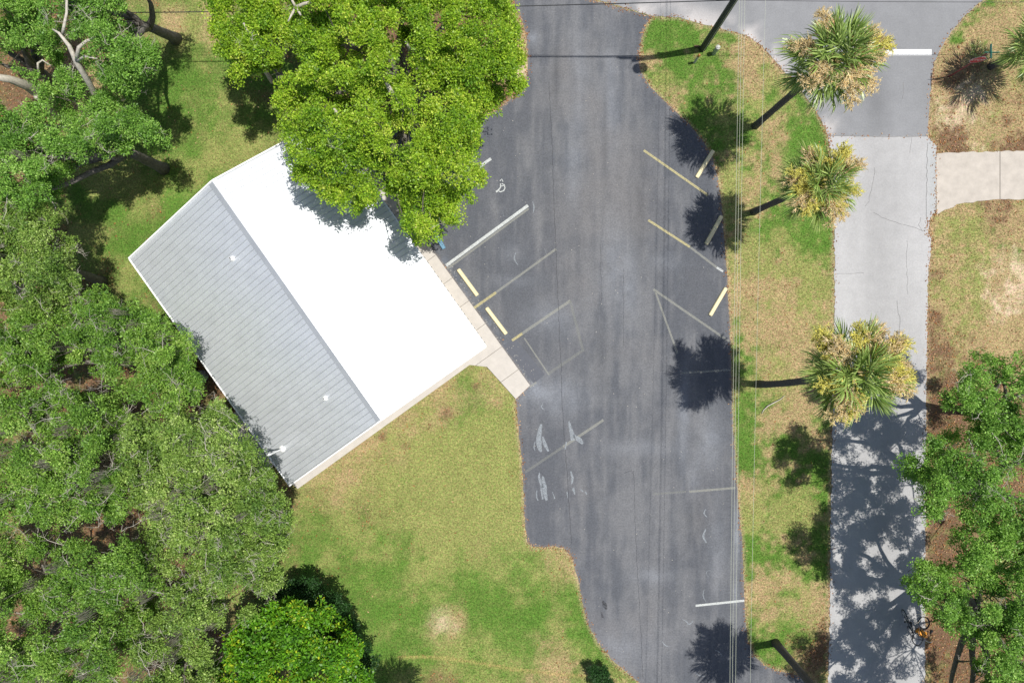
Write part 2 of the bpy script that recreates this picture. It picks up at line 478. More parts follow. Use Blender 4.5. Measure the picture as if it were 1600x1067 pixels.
# ---------------------------------------------------------------- ground colour
PAL = {'G': alb(104, 143, 56, .6), 'O': alb(162, 166, 98, .62), 'T': alb(188, 166, 122, .64), 'B': alb(134, 106, 82, .6), 'S': alb(218, 196, 164)}
CP = [(650,800,'O',250),(760,760,'O',120),(560,690,'T',42),(620,655,'T',36),(680,615,'T',36),(780,590,'T',22),(790,660,'O',40),(730,632,'G',30),(560,950,'G',90),(620,1000,'G',60),(480,870,'G',65),(600,900,'G',40),(700,930,'G',34),(660,1010,'G',40),(520,900,'G',60),(520,800,'O',80),
      (690,972,'S',15),(680,988,'T',20),(705,962,'T',20),(640,700,'B',6),(700,640,'B',6),(600,680,'B',6),(520,745,'T',30),(670,665,'B',5),(745,600,'B',4),(693,975,'T',20),(740,990,'G',45),(850,1000,'G',80),(560,1020,'G',60),(780,1000,'G',50),(830,930,'G',50),(885,885,'T',20),(870,862,'T',14),(700,1050,'O',50),(860,1060,'T',34),(770,1045,'O',50),(690,1066,'B',16),
      (320,200,'G',90),(300,60,'O',30),(280,40,'T',14),(300,95,'G',24),(345,40,'T',20),(380,215,'O',50),(330,250,'O',40),(200,290,'O',36),(150,290,'O',20),(250,330,'G',80),(210,450,'G',50),(215,430,'O',30),
      (60,60,'B',60),(110,120,'T',34),(0,200,'B',60),(100,700,'B',330),(330,600,'B',60),(250,950,'B',150),(80,450,'B',50),(150,330,'G',40),(130,380,'O',30),(170,400,'G',40),
      (600,150,'B',120),(400,100,'G',50),(812,70,'T',22),(700,100,'B',80),(815,110,'S',12),
      (1060,60,'G',50),(1085,115,'G',50),(1010,95,'T',16),(1050,165,'T',22),(1030,140,'O',20),(1165,80,'T',40),(1175,120,'T',30),(1125,55,'G',20),(1130,200,'G',45),(1245,200,'G',36),(1260,230,'G',20),(1195,275,'T',45),(1210,215,'T',20),(1150,300,'O',24),(1220,345,'G',36),(1265,355,'G',26),(1180,420,'O',36),(1240,430,'O',50),(1200,500,'T',56),(1270,480,'O',20),(1250,520,'T',40),(1165,560,'G',24),(1220,560,'T',46),(1168,640,'G',34),(1245,640,'T',46),(1175,770,'T',20),(1225,850,'T',26),(1230,300,'T',24),(1190,450,'T',34),(1215,740,'T',24),(1160,180,'O',24),(1195,150,'O',24),(1210,610,'O',30),(1175,720,'G',36),(1250,720,'G',40),(1210,690,'T',24),(1215,800,'O',36),(1165,870,'G',26),(1250,870,'G',40),(1190,930,'T',30),(1180,800,'O',26),(1270,940,'T',24),(1225,960,'O',30),(1200,1010,'G',34),(1245,1048,'T',20),(1272,1020,'B',24),(1160,980,'G',14),(1225,1035,'G',18),
      (1500,60,'T',50),(1570,60,'T',50),(1490,150,'T',50),(1490,120,'B',30),(1505,180,'S',24),(1560,180,'T',50),(1590,200,'B',26),(1480,222,'B',20),(1560,225,'B',20),(1530,10,'G',18),(1478,66,'G',14),(1465,90,'O',14),
      (1560,400,'T',110),(1500,350,'O',30),(1560,330,'B',22),(1580,440,'S',30),(1555,470,'S',18),(1458,430,'B',12),(1454,500,'B',12),(1500,440,'O',40),(1456,560,'B',20),(1480,640,'B',60),(1550,520,'T',50),(1480,850,'B',50),(1520,1000,'B',70),(1460,1000,'B',50),(1520,720,'B',100)]
def ground_w(px, py, fuzz=1.0):
    acc = {k: np.full(px.shape, 1e-4) for k in PAL}
    acc['O'] += 0.012; acc['G'] += 0.006; acc['T'] += 0.004
    wx = px + 26 * (fbm(px, py, 60, 5) - .5); wy = py + 26 * (fbm(px, py, 60, 9) - .5)
    for x, y, k, r in CP:
        acc[k] += np.exp(-((wx - x) ** 2 + (wy - y) ** 2) / (r * r)) * (60.0 / (r + 30))
    names = list(PAL)
    tot = 0
    ws_ = []
    for i, k in enumerate(names):
        n = fbm(px, py, 30, 100 + i * 31, 5) - .5
        n2 = fbm(px, py, 8, 400 + i * 13, 2) - .5
        w = acc[k] * np.exp((fuzz * np.where((px < 850) & (py > 540) & (py < 720), 1.0, np.interp(px, [850, 1000], [.78, 1.0]))) * (8.5 * n + np.interp(px, [850, 1000], [2.5, 6.0]) * n2)); ws_.append(w); tot = tot + w
    return names, [w / tot for w in ws_]
def ground_col(px, py):
    names, wts = ground_w(px, py)
    c = sum(w[:, None] * np.array(PAL[k])[None] for k, w in zip(names, wts))
    # pale gritty strip along the pavement edges
    d = np.minimum(np.minimum(segdist(px, py, LOT, True), segdist(px, py, ROAD_TOP, True)), segdist(px, py, ROAD_DOWN, True))
    e = np.clip(1 - d / (4 + 4 * fbm(px, py, 12, 77)), 0, 1)[:, None] * 0.75
    c = c * (1 - e) + np.array(alb(196, 172, 142))[None] * e
    # mown edge crossing the lawn at the bottom
    d2 = segdist(px, py, [(622,1027),(660,1026),(700,1028),(750,1036),(800,1045),(860,1052),(930,1058)])
    e2 = np.clip(1 - d2 / 4.0, 0, 1)[:, None] * 0.55
    c = c * (1 - e2) + np.array(alb(205, 178, 116))[None] * e2
    v = (0.86 + 0.28 * fbm(px, py, 16, 55, 3))[:, None]
    c = c * v
    # outside the studied area the lawns run on in their average colour
    ex = np.maximum(np.maximum(-60 - px, px - 1660), np.maximum(-40 - py, py - 1105))
    f = np.clip(ex / 60, 0, 1)[:, None]
    avg = .45 * np.array(PAL['G']) + .45 * np.array(PAL['O']) + .1 * np.array(PAL['T'])
    return c * (1 - f) + avg * f

# ground: one sheet, fine where the camera looks, coarse out to the horizon
gx = np.concatenate([[-12000, -6000, -2500, -900, -400, -200], np.arange(-136, 1737, 3.4), [1800, 2000, 2600, 4500, 8000, 14000]])
gy = np.concatenate([[-12000, -6000, -2500, -900, -400, -200], np.arange(-106, 1175, 3.4), [1240, 1500, 2200, 4500, 8000, 14000]])
GX, GY = np.meshgrid(gx, gy)
gpx = GX.ravel(); gpy = GY.ravel()
gz = np.where((gpx > -90) & (gpx < 1690) & (gpy > -60) & (gpy < 1130), (fbm(gpx, gpy, 40, 3) - .75) * 0.02, -0.01)
gz = np.minimum(gz, 0.0)
co = np.stack([(gpx - 800) * S, -(gpy - 533.5) * S, gz], 1)
nx, ny = len(gx), len(gy)
I = np.arange(nx * ny).reshape(ny, nx)
quads = np.stack([I[1:, :-1], I[1:, 1:], I[:-1, 1:], I[:-1, :-1]], -1).reshape(-1, 4)
ground = put('ground', mesh_np('ground', co, quads, 4, ground_col(gpx, gpy)), M['ground'])
tag(ground, 'lawn with green, olive and dry tan patches around the car park', kind='structure')

# ---------------------------------------------------------------- car park
def lot_col(px, py):
    dark = np.array(alb(98, 101, 107)); mid = np.array(alb(123, 124, 127)); warm = np.array(alb(130, 127, 126)); pale = np.array(alb(150, 154, 161))
    # traffic worn lane down the middle, fading to fresher sealer at the sides
    cx = np.interp(py, [0, 150, 300, 500, 700, 900, 1067], [900, 920, 945, 985, 1010, 1010, 1000])
    hw = np.interp(py, [0, 150, 400, 700, 1067], [70, 85, 90, 110, 100])
    lane = np.clip(1 - np.abs(px - cx) / hw * 0.75, 0, 1)
    n = fbm(px, py, 90, 200, 5); st = fbm(px * 1.0, py * 0.12, 14, 220, 4)
    a = np.clip(lane * .6 + (n - .5) * 1.2 + (st - .5) * 1.5 + (fbm(px, py * .1, 5, 245, 3) - .5) * 1.3 + (fbm(px, py, 18, 240, 4) - .5) * .9 + .14, 0, 1)[:, None]
    c = dark * (1 - a) + mid * a
    wv = np.clip((fbm(px, py, 110, 260, 4) - .5) * 4, 0, 1)[:, None] * 0.5 * np.clip(lane + .2, 0, 1)[:, None]
    c = c * (1 - wv) + warm * wv
    for x, y, rx, ry, k in [(1068,650,8,70,.6),(1110,690,20,45,.45),(1085,740,10,30,.35),(868,620,45,28,.55),(840,610,20,12,.6),(800,440,40,10,.2),(955,150,14,90,.35),(905,140,12,110,.3),
                            (960,420,18,70,.35),(985,450,14,60,.35),(1040,410,22,12,.35),(830,60,10,12,.5),(1000,700,60,14,.25),(960,1010,60,30,.3),(1020,900,30,12,.35),(1120,860,14,70,.3),(1151,835,4,40,.9),(1150,925,3,22,.8),(940,560,14,60,-.25),(1000,330,10,90,-.35),(945,200,4,90,-.4),(868,120,6,50,-.4),(1085,820,20,40,-.3),(860,500,40,25,.35),(895,265,12,60,.35),(800,395,18,14,.25)]:
        w = np.exp(-(((px - x) / rx) ** 2 + ((py - y) / ry) ** 2)) * np.clip(.2 + 1.6 * fbm(px, py, 14, 300), 0, 1.3)
        w = w[:, None]
        c = np.where(k > 0, c * (1 - w * k) + pale * w * k, c * (1 + w * k * .5))
    # dusty strip beside the walk
    d = segdist(px, py, [(690, 410), (826, 600)])
    w = (np.clip(1 - d / 26, 0, 1) * np.clip((fbm(px, py, 5, 333, 2) - .35) * 2, 0, 1) * .5)[:, None]
    c = c * (1 - w) + np.array(alb(128, 138, 152)) * w
    de = segdist(px, py, LOT, True)
    w = (np.clip(1 - de / 3.0, 0, 1) * .35)[:, None]
    c = c * (1 - w) + np.array(alb(165, 150, 135)) * w
    return c
lot = sheet('parking_lot', LOT_R, 0.014, 4.0, lot_col, M['asphalt'])
tag(lot, 'dark sealed asphalt parking lot beside the metal roofed building', kind='structure')

def road_top_col(px, py):
    c = np.array(alb(152, 153, 155))[None] * np.ones((len(px), 1))
    n = fbm(px, py, 50, 500, 4)[:, None]
    c = c * (0.90 + .2 * n)
    d = segdist(px, py, [(985,15),(1019,25),(1060,27),(1095,37),(1130,46),(1165,55),(1190,71),(1218,104),(1256,148),(1290,200)])
    w = (np.clip(1 - d / 34, 0, 1) * np.clip((fbm(px, py, 26, 510) - .38) * 4, 0, 1) * .85)[:, None]
    c = c * (1 - w) + np.array(alb(222, 216, 212)) * w
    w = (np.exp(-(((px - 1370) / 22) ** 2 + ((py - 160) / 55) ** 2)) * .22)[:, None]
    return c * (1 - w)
def road_down_col(px, py):
    c = np.array(alb(194, 193, 192))[None] * np.ones((len(px), 1))
    c = c * (0.93 + .14 * fbm(px, py, 60, 520, 4))[:, None]
    st = fbm(px, py * .08, 16, 530, 3)
    w = (np.exp(-((px - 1380) / 45) ** 2) * .10 + (st - .5) * .14)[:, None]
    c = c * (1 - w)
    w = (np.clip((px - 1448) / 3, 0, 1) * (py < 340) * .25)[:, None]
    return c * (1 - w) + np.array(alb(170, 180, 180)) * w
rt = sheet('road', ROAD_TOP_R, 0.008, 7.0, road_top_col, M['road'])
tag(rt, 'mid grey asphalt road running across the top', kind='structure')
rd = sheet('side_road', ROAD_DOWN_R, 0.020, 5.0, road_down_col, M['road'])
tag(rd, 'light grey side road running down past the palms', kind='structure')

def ribbon(name, pts, width, z, mat, parent, jitter=0.0, seed=0):
    """flat painted stroke or crack lying on the pavement; width in photo pixels (number or list)"""
    r = random.Random(seed + int(pts[0][0]))
    P = []
    for a, b in zip(pts[:-1], pts[1:]):
        L = math.hypot(b[0]-a[0], b[1]-a[1]); m = max(1, int(L / 6)) if jitter else 1
        for k in range(m):
            t = k / m; P.append((a[0]+(b[0]-a[0])*t + r.uniform(-jitter, jitter), a[1]+(b[1]-a[1])*t + r.uniform(-jitter, jitter)))
    P.append(pts[-1])
    n = len(P)
    wd = width if isinstance(width, list) else [width, width]
    V = []; F = []
    for i, p in enumerate(P):
        a = P[max(0, i-1)]; b = P[min(n-1, i+1)]
        dx, dy = b[0]-a[0], b[1]-a[1]; L = math.hypot(dx, dy) + 1e-9
        t = i / max(1, n-1) * (len(wd)-1); k = min(int(t), len(wd)-2); w = wd[k] + (wd[k+1]-wd[k]) * (t-k)
        nx_, ny_ = -dy / L * w / 2, dx / L * w / 2
        V += [W(p[0]+nx_, p[1]+ny_, z), W(p[0]-nx_, p[1]-ny_, z)]
        V[-1].z = z; V[-2].z = z
    for i in range(n-1):
        F.append([2*i, 2*i+1, 2*i+3, 2*i+2])
    me = bpy.data.meshes.new(name); me.from_pydata([tuple(v) for v in V], [], F)
    if me.polygons[0].normal.z < 0: me.flip_normals()
    return put(name, me, mat, parent)

ZL = 0.020
LINES = [([(1006,235),(1106,305)], 3.6, 'line_yellow'), ([(1013,344),(1078,386)], 3.6, 'line_yellow'), ([(1078,386),(1120,418)], 3.4, 'line_faded'), ([(1120,418),(1130,424)], 3.4, 'line_white'),
         ([(1021,452),(1140,534)], 3.6, 'line_faded'), ([(1024,456),(1059,553)], 3.0, 'line_faded'), ([(1064,583),(1141,578)], 3.0, 'line_faded'), ([(1077,768),(1149,762)], 3.4, 'line_faded'),
         ([(1020,772),(1072,768)], 3.0, 'line_ghost'), ([(1087,946),(1163,938)], 3.4, 'line_white'),
         ([(697,415),(825,321)], 4.6, 'line_white'), ([(699,420),(826,326)], 3.2, 'line_faded'), ([(741,481),(775,457)], 4.0, 'line_yellow'), ([(775,457),(869,389)], 3.4, 'line_faded'),
         ([(800,532),(816,521)], 4.0, 'line_yellow'), ([(816,521),(891,470)], 4.2, 'line_faded'), ([(891,470),(910,545)], 4.2, 'line_ghost'), ([(913,546),(858,583)], 4.2, 'line_ghost'), ([(819,528),(858,586)], 2.2, 'line_faded'),
         ([(820,738),(880,698)], 4.0, 'line_ghost'), ([(880,698),(943,656)], 4.0, 'line_faded'), ([(735,271),(767,248)], 4.4, 'line_white'), ([(828,605),(838,597)], 3.0, 'line_faded')]
for pts, w, mt in LINES:
    ribbon('parking_line', pts, w, ZL if mt != 'line_faded' or w != 3.2 else ZL - 0.003, M[mt], lot)
ribbon('stop_bar', [(1381, 82), (1456, 82)], 9.5, 0.014, M['stopbar'], rt)

SCUFFS = [([(806,395),(803,402),(805,408),(809,414)], [.8,2,.6]), ([(832,315),(835,324),(833,333)], [.6,1.8,.6]), ([(851,388),(854,398)], 1.4), ([(785,330),(787,338)], 1.2),
          ([(1103,795),(1099,802),(1105,808)], [1,2,.6]), ([(1103,826),(1098,838),(1104,848)], [1,3.4,1]), ([(1100,921),(1098,930),(1103,940)], [.6,1.4,.6]), ([(1066,967),(1073,971),(1077,976),(1083,970)], [.6,1.8,.8]),
          ([(1034,1001),(1039,1008),(1046,1010)], [.6,1.4,.6]), ([(1086,1050),(1092,1055),(1102,1056)], [.6,1.4,.6]), ([(1117,1015),(1124,1018),(1129,1025)], [.6,1.2,.6]),
          ([(846,662),(843,674),(841,690),(845,706)], [2,6,9,3]), ([(848,682),(851,694),(857,705)], [1,6,2]), ([(836,690),(834,698),(836,704)], [1,2,1]), ([(889,658),(892,672),(896,688)], [1,6,9]), ([(896,680),(904,686),(911,693)], [3,8,3]), ([(885,690),(883,702)], [2,2]),
          ([(843,738),(842,748),(848,762)], [1,4,4]), ([(848,744),(850,760),(854,782)], [2,8,3]), ([(839,766),(838,776),(841,782)], [1,2,1]), ([(863,768),(867,779)], [1,1.6]), ([(845,760),(848,780)], [2,3]), ([(892,736),(895,748),(893,756)], [1,4,1]), ([(895,762),(898,772)], [4,2]), ([(886,768),(887,778)], [2,1]), ([(914,768),(917,772)], [2,2]), ([(907,764),(911,768)], [2,2]),
          ([(822,668),(827,664)], 1), ([(850,640),(845,636),(848,630)], [1,1.6,1]), ([(1114,893),(1106,890),(1103,896),(1108,902)], .8), ([(920,640),(921,633)], 1), ([(982,692),(984,684)], 1.5)]
def chaikin(p, n=2):
    for _ in range(n):
        q = [p[0]]
        for a, b in zip(p[:-1], p[1:]):
            q += [(a[0]*.75+b[0]*.25, a[1]*.75+b[1]*.25), (a[0]*.25+b[0]*.75, a[1]*.25+b[1]*.75)]
        p = q + [p[-1]]
    return p
for i, (pts, w) in enumerate(SCUFFS):
    pts = chaikin(pts) if len(pts) > 2 else pts
    if isinstance(w, (int, float)): w = [w*.3, w, w*.3]
    ribbon('scuff_mark', pts, w, 0.0235, M['scuff'], lot, jitter=.25, seed=i)
# pieces of the half worn accessible-parking symbol
SYM = [([(781,283),(784,280),(786,284)], 1.4), ([(782,287),(782,293),(778,298),(775,300)], [1.6,2,3]), ([(784,287),(788,289),(789,294),(787,298),(782,300),(779,298)], [1.4,1.8,1.6]), ([(783,291),(788,290)], 1.2)]
for pts, w in SYM:
    ribbon('accessible_symbol', pts, w, 0.0255, M['line_white'], lot)
SEAMS = [([(858,130),(863,230),(866,330),(872,470),(876,560),(879,640),(886,740),(893,850)], .8), ([(990,735),(992,800),(995,870),(1000,960),(1005,1060)], .7), ([(975,740),(986,734),(990,742)], .7), ([(938,380),(940,470)], .6), ([(974,420),(974,540)], .6)]
for i, (pts, w) in enumerate(SEAMS):
    ribbon('seam', pts, w, 0.0215, M['crack_lot'], lot, jitter=.7, seed=i)
ribbon('oil_stain', [(942,938),(945,945),(948,953)], [2,7,2], 0.0225, paint_mat('oil_stain', (.03,.032,.035), .46, .1, 10), lot)
ribbon('oil_stain', [(939,955),(942,965)], [1,4], 0.0225, M['crack_lot'], lot)
_rg = random.Random(4); _m = MB()
for _k in range(420):
    _x = _rg.uniform(700, 1160); _y = _rg.uniform(0, 1060)
    if _k < 160:
        _t = _rg.random(); _x = 690 + _t*136 + abs(_rg.gauss(0, 9)); _y = 410 + _t*190 + _rg.gauss(0, 4)
    if not pip(np.array([_x]), np.array([_y]), LOT)[0]: continue
    _r = _rg.uniform(.006, .022); _c = W(_x, _y); _m.box((_c.x, _c.y, .018+_r*.4), (_r*2, _r*1.5, _r))
tag(_m.put('pebbles', simple('pale_pebbles', alb(205, 200, 190), .9)), 'tiny pale pebbles scattered over the parking lot', 'pebbles', kind='stuff')
ribbon('asphalt_patch', [(795,534),(843,592)], 22, 0.0165, simple('fresh_sealer', alb(99, 102, 110), 0.8, var=.08), lot)
CR = [([(1450,224),(1448,262),(1449,300),(1447,330),(1450,356)], 1.1), ([(1367,262),(1364,290),(1358,315),(1352,322)], .8), ([(1365,333),(1385,342),(1405,350),(1430,356),(1440,360),(1447,360)], .8), ([(1438,340),(1436,352),(1442,362)], .8),
      ([(1418,376),(1417,410),(1419,460)], .7), ([(1401,470),(1406,495),(1405,530),(1404,580)], .9), ([(1308,428),(1325,427),(1350,427)], .7), ([(1424,215),(1422,240)], .6)]
for i, (pts, w) in enumerate(CR):
    ribbon('crack', pts, w, 0.0245, M['crack'], rd, jitter=1.2, seed=i)
ribbon('crack', [(1411,128),(1412,140),(1410,155)], .8, 0.0135, M['crack'], rt, jitter=.8)
ribbon('crack', [(1450,213),(1380,214),(1294,212)], 1.2, 0.0235, M['crack'], rd, jitter=.5)

# ---------------------------------------------------------------- driveway and walk: slabs with recessed joints
def clip_poly(poly, nrm, off):
    out = []; n = len(poly)
    for i in range(n):
        a = poly[i]; b = poly[(i+1) % n]
        da = a[0]*nrm[0]+a[1]*nrm[1]-off; db = b[0]*nrm[0]+b[1]*nrm[1]-off
        if da >= 0: out.append(a)
        if (da >= 0) != (db >= 0):
            t = da/(da-db); out.append((a[0]+(b[0]-a[0])*t, a[1]+(b[1]-a[1])*t))
    return out
def slab(name, poly, z0, z1, mat, parent):
    q = [W(p[0], p[1]) for p in poly]
    return MB().prism([(v.x, v.y) for v in q], z0, z1).put(name, mat, parent)
drive = slab('driveway', DRIVE_R, -0.05, 0.012, M['joint'], None)
tag(drive, 'pale concrete driveway joining the side road from the right', kind='structure')
for x0, x1 in ((1463, 1561.6), (1562.8, 1662), (1663, 1780)):
    p = clip_poly(clip_poly(DRIVE_R, (1, 0), x0), (-1, 0), -x1)
    slab('concrete_slab', p, 0.0, 0.026, M['driveway'], drive)

walk = slab('sidewalk', WALK, -0.1, 0.085, M['joint'], None)
tag(walk, 'pale concrete walk wrapping the right and lower sides of the metal roofed building', kind='structure')
ud = (0.5850, 0.8110)      # direction along the building in the plan
nd_ = (0.8110, -0.5850)
for k in range(-1, 13):
    o0 = 400*ud[0]+200*ud[1] + 62 + k*44
    p = clip_poly(clip_poly(WALK, ud, o0), (-ud[0], -ud[1]), -(o0 + 43.3))
    if len(p) > 2: slab('concrete_slab', p, 0.02, 0.11, M['concrete'], walk)
PAD = [(335,664),(372,641),(434,722),(405,742)]
pad = slab('concrete_pad', PAD, -0.1, 0.07, M['concrete'], None)
tag(pad, 'small concrete pad behind the left eave of the building', kind='structure')

# ---------------------------------------------------------------- building
RA = Vector((-408.6*S, 218*S, 0)); RB = Vector((-179*S, -106.5*S, 0))
U = (RB - RA).normalized(); V_ = Vector((-U.y, U.x, 0)); LEN = (RB - RA).length
if V_.x < 0: V_ = -V_
HW = 171*S; RZ = 5.0; EZ = 3.2
bld = empty('metal_roof_building', (RA + RB) / 2, 'rectangular building with a ribbed pale metal gable roof beside the parking lot', 'building')
sl_len = math.hypot(HW, RZ-EZ)
# walls with gables
i_ = 0.45
def PT(a, b, z): 
    p = RA + U*a + V_*b; return Vector((p.x, p.y, z))
wb_ = MB()
top = lambda b: RZ - (RZ-EZ)*abs(b)/HW - 0.10
for (a0, a1) in ((i_, LEN-i_),):
    bb = HW - i_
    q = [PT(a0,-bb,0), PT(a1,-bb,0), PT(a1,bb,0), PT(a0,bb,0), PT(a0,-bb,top(bb)), PT(a1,-bb,top(bb)), PT(a1,bb,top(bb)), PT(a0,bb,top(bb)), PT(a0,0,top(0)), PT(a1,0,top(0))]
    wb_.v += q
    wb_.f += [[0,1,5,4],[2,3,7,6],[1,2,6,9,5],[3,0,4,8,7],[4,5,9,8],[9,6,7,8],[3,2,1,0]]
wb_.put('wall', M['wall'], bld)
# one ribbed sheet, shared by all panels
NP = 16; PWD = LEN/NP
def panel_mesh():
    prof = []
    for k in range(3):
        x = k*PWD/3
        prof += [(x, 0), (x+.012, .032), (x+.034, .032), (x+.046, 0), (x+PWD/3*.5, 0.0), (x+PWD/3-.001, 0)]
    m = MB(); L = sl_len + 0.06
    n = len(prof)
    for y in (0.02, L):
        for x, z in prof: m.v.append(Vector((x, y, z)))
    for y in (0.02, L):
        for x, z in prof: m.v.append(Vector((x, y, -0.012)))
    for i in range(n-1):
        m.f.append([i, i+1, n+i+1, n+i]); m.f.append([2*n+i+1, 2*n+i, 3*n+i, 3*n+i+1])
        m.f.append([n+i, n+i+1, 3*n+i+1, 3*n+i]); m.f.append([i+1, i, 2*n+i, 2*n+i+1])
    me = m.mesh('roof_panel'); me.materials.append(M['roof']); return me
PMESH = panel_mesh()
for side in (1, -1):
    Y = (V_*side*HW + Vector((0,0,-(RZ-EZ)))).normalized()
    X = U*side; Z = X.cross(Y).normalized()
    for k in range(NP):
        o = bpy.data.objects.new('roof_panel', PMESH); C.objects.link(o)
        a = k*PWD if side > 0 else (k+1)*PWD
        org = PT(a, 0, RZ)
        tw = random.uniform(-.004, .004)
        Z2 = (Z + X*tw).normalized(); X2 = Y.cross(Z2).normalized()
        mat = Matrix((( X2.x, Y.x, Z2.x, org.x), (X2.y, Y.y, Z2.y, org.y), (X2.z, Y.z, Z2.z, org.z), (0,0,0,1)))
        o.parent = bld; o.matrix_parent_inverse = Matrix.Translation(-bld.location); o.matrix_basis = mat
    # eave gutter
    e0 = PT(-.02, side*(HW+.07), EZ-.06); e1 = PT(LEN+.02, side*(HW+.07), EZ-.06)
    g = MB().box((e0+e1)/2, ((e1-e0).length, .09, .10), (U, V_, Vector((0,0,1))))
    g.put('eave_trim', M['white_paint'], bld)
    # barge trims on both gables
    for a in (-.035, LEN+.035):
        p0 = PT(a, 0, RZ+.02); p1 = PT(a, side*(HW+.05), EZ+.005)
        d = (p1-p0); Zz = U.cross(d.normalized())
        MB().box((p0+p1)/2, (.07, d.length, .14), (U, d.normalized(), Zz)).put('gable_trim', M['white_paint'], bld)
# added dark blocks outside the right gutter stand for shaded rib-end gaps
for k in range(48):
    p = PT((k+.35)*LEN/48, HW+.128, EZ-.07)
    MB().box(p, (.10, .035, .05), (U, V_, Vector((0,0,1)))).put('rib_gap_block', M['conduit'], bld) if k % 1 == 0 else None
# ridge cap
rc = MB()
for side in (1, -1):
    Y = (V_*side*HW + Vector((0,0,-(RZ-EZ)))).normalized()
    c = PT(LEN/2, 0, RZ+.047) + Y*.13
    Z = U.cross(Y).normalized()
    if Z.z < 0: Z = -Z
    rc.box(c, (LEN+.1, .27, .012), (U, Y, Z))
rc.put('ridge_cap', M['roof'], bld)
# roof vents
def roof_z(x, y):
    b = (Vector((x, y, 0)) - RA).dot(V_); return RZ - (RZ-EZ)*abs(b)/HW
for px, py in ((363, 404), (508, 622)):
    z = 4.0
    for _ in range(4):
        p = W(px, py, z); z = roof_z(p.x, p.y)
    base = Vector((p.x, p.y, z))
    f = MB().tube([base+Vector((0,0,-.02)), base+Vector((0,0,.07)), base+Vector((0,0,.14))], [.15, .12, .06], 12).put('vent_boot', M['white_paint'], bld, smooth=False)
    v = MB().tube([base+Vector((0,0,.08)), base+Vector((0,0,.34))], .045, 12).put('vent_pipe', M['white_paint'], bld)
    MB().tube([base+Vector((0,0,.341)), base+Vector((0,0,.345))], .035, 10).put('pipe_opening', M['black'], v)
z = 3.7
for _ in range(4):
    p = W(441, 701, z); z = roof_z(p.x, p.y)
base = Vector((p.x, p.y, z))
MB().tube([base+Vector((0,0,-.02)), base+Vector((0,0,.08)), base+Vector((0,0,.16))], [.20, .14, .05], 12).put('vent_boot', M['white_paint'], bld)
mast = MB().tube([base, base+Vector((0,0,1.75))], .04, 10).put('service_mast', M['white_paint'], bld)
MB().tube([base+Vector((0,0,1.75)), base+Vector((-.04,0,1.86)), base+Vector((-.16,-.03,1.83))], [.055,.07,.05], 10).put('weatherhead', M['sign_white'], mast)
# grey stone mound beside left eave
st = MB()
sp = W(316, 588)
bm = bmesh.new(); bmesh.ops.create_icosphere(bm, subdivisions=3, radius=0.5)
for v in bm.verts:
    k = 1 + 0.35*(float(vnoise(np.array([v.co.x*2+5]), np.array([v.co.y*2+v.co.z]), .5, 3)[0])-.5)
    v.co = Vector((v.co.x*k*.9+sp.x, v.co.y*k*.7+sp.y, max(-.05, v.co.z*k*.6)+.1))
me = bpy.data.meshes.new('boulder'); bm.to_mesh(me); bm.free()
tag(put('boulder', me, M['stone'], None, True), 'rounded lavender grey boulder in the leaf litter behind the building', 'boulder')

# ---------------------------------------------------------------- wheel stops
def wheel_stop(a, b, mat, label, group):
    pa, pb = W(*a), W(*b); L = (pb-pa).length; ang = math.atan2(pb.y-pa.y, pb.x-pa.x)
    o = empty('wheel_stop', (pa+pb)/2, label, 'wheel stop', group)
    m = MB()
    prof = [(-.12,0),(.12,0),(.12,.06),(.085,.13),(-.085,.13),(-.12,.06)]
    for x, s_ in ((-L/2, .8), (-L/2+.04, 1), (L/2-.04, 1), (L/2, .8)):
        for y, z in prof: m.v.append(Vector((x, y*s_, z*s_)))
    for i in range(3):
        for k in range(6):
            m.f.append([i*6+k, i*6+(k+1) % 6, (i+1)*6+(k+1) % 6, (i+1)*6+k])
    m.f.append([0,1,2,3,4,5]); m.f.append([18,19,20,21,22,23])
    bar = put('concrete_bar', m.mesh('concrete_bar'), mat); bar.parent = o
    for x in (-L*.33, L*.33):
        pin = MB().tube([(x, 0, .12), (x, 0, .138)], .014, 8).put('anchor_pin', M['iron']); pin.parent = o
    o.location.z = 0.014; o.rotation_euler = (0, 0, ang)
    return o
g_ = 'concrete wheel stops at the heads of the stalls'
wheel_stop((1114,236),(1088,278), M['stop'], 'cream wheel stop half in palm shade, topmost along the right edge of the lot', g_)
wheel_stop((1127,338),(1103,382), M['stop'], 'cream wheel stop lying in the round palm shadow at the right edge of the lot', g_)
wheel_stop((1134,450),(1109,493), M['stop'], 'cream wheel stop in full sun, lowest along the right edge of the lot', g_)
wheel_stop((716,421),(746,462), M['stop'], 'cream wheel stop beside the walk just below the bold white double line', g_)
wheel_stop((760,481),(791,522), M['stop'], 'cream wheel stop nearest the lower end of the walk', g_)
wheel_stop((671,350),(694,389), M['stop_blue'], 'blue painted wheel stop emerging from under the lime green tree', g_)

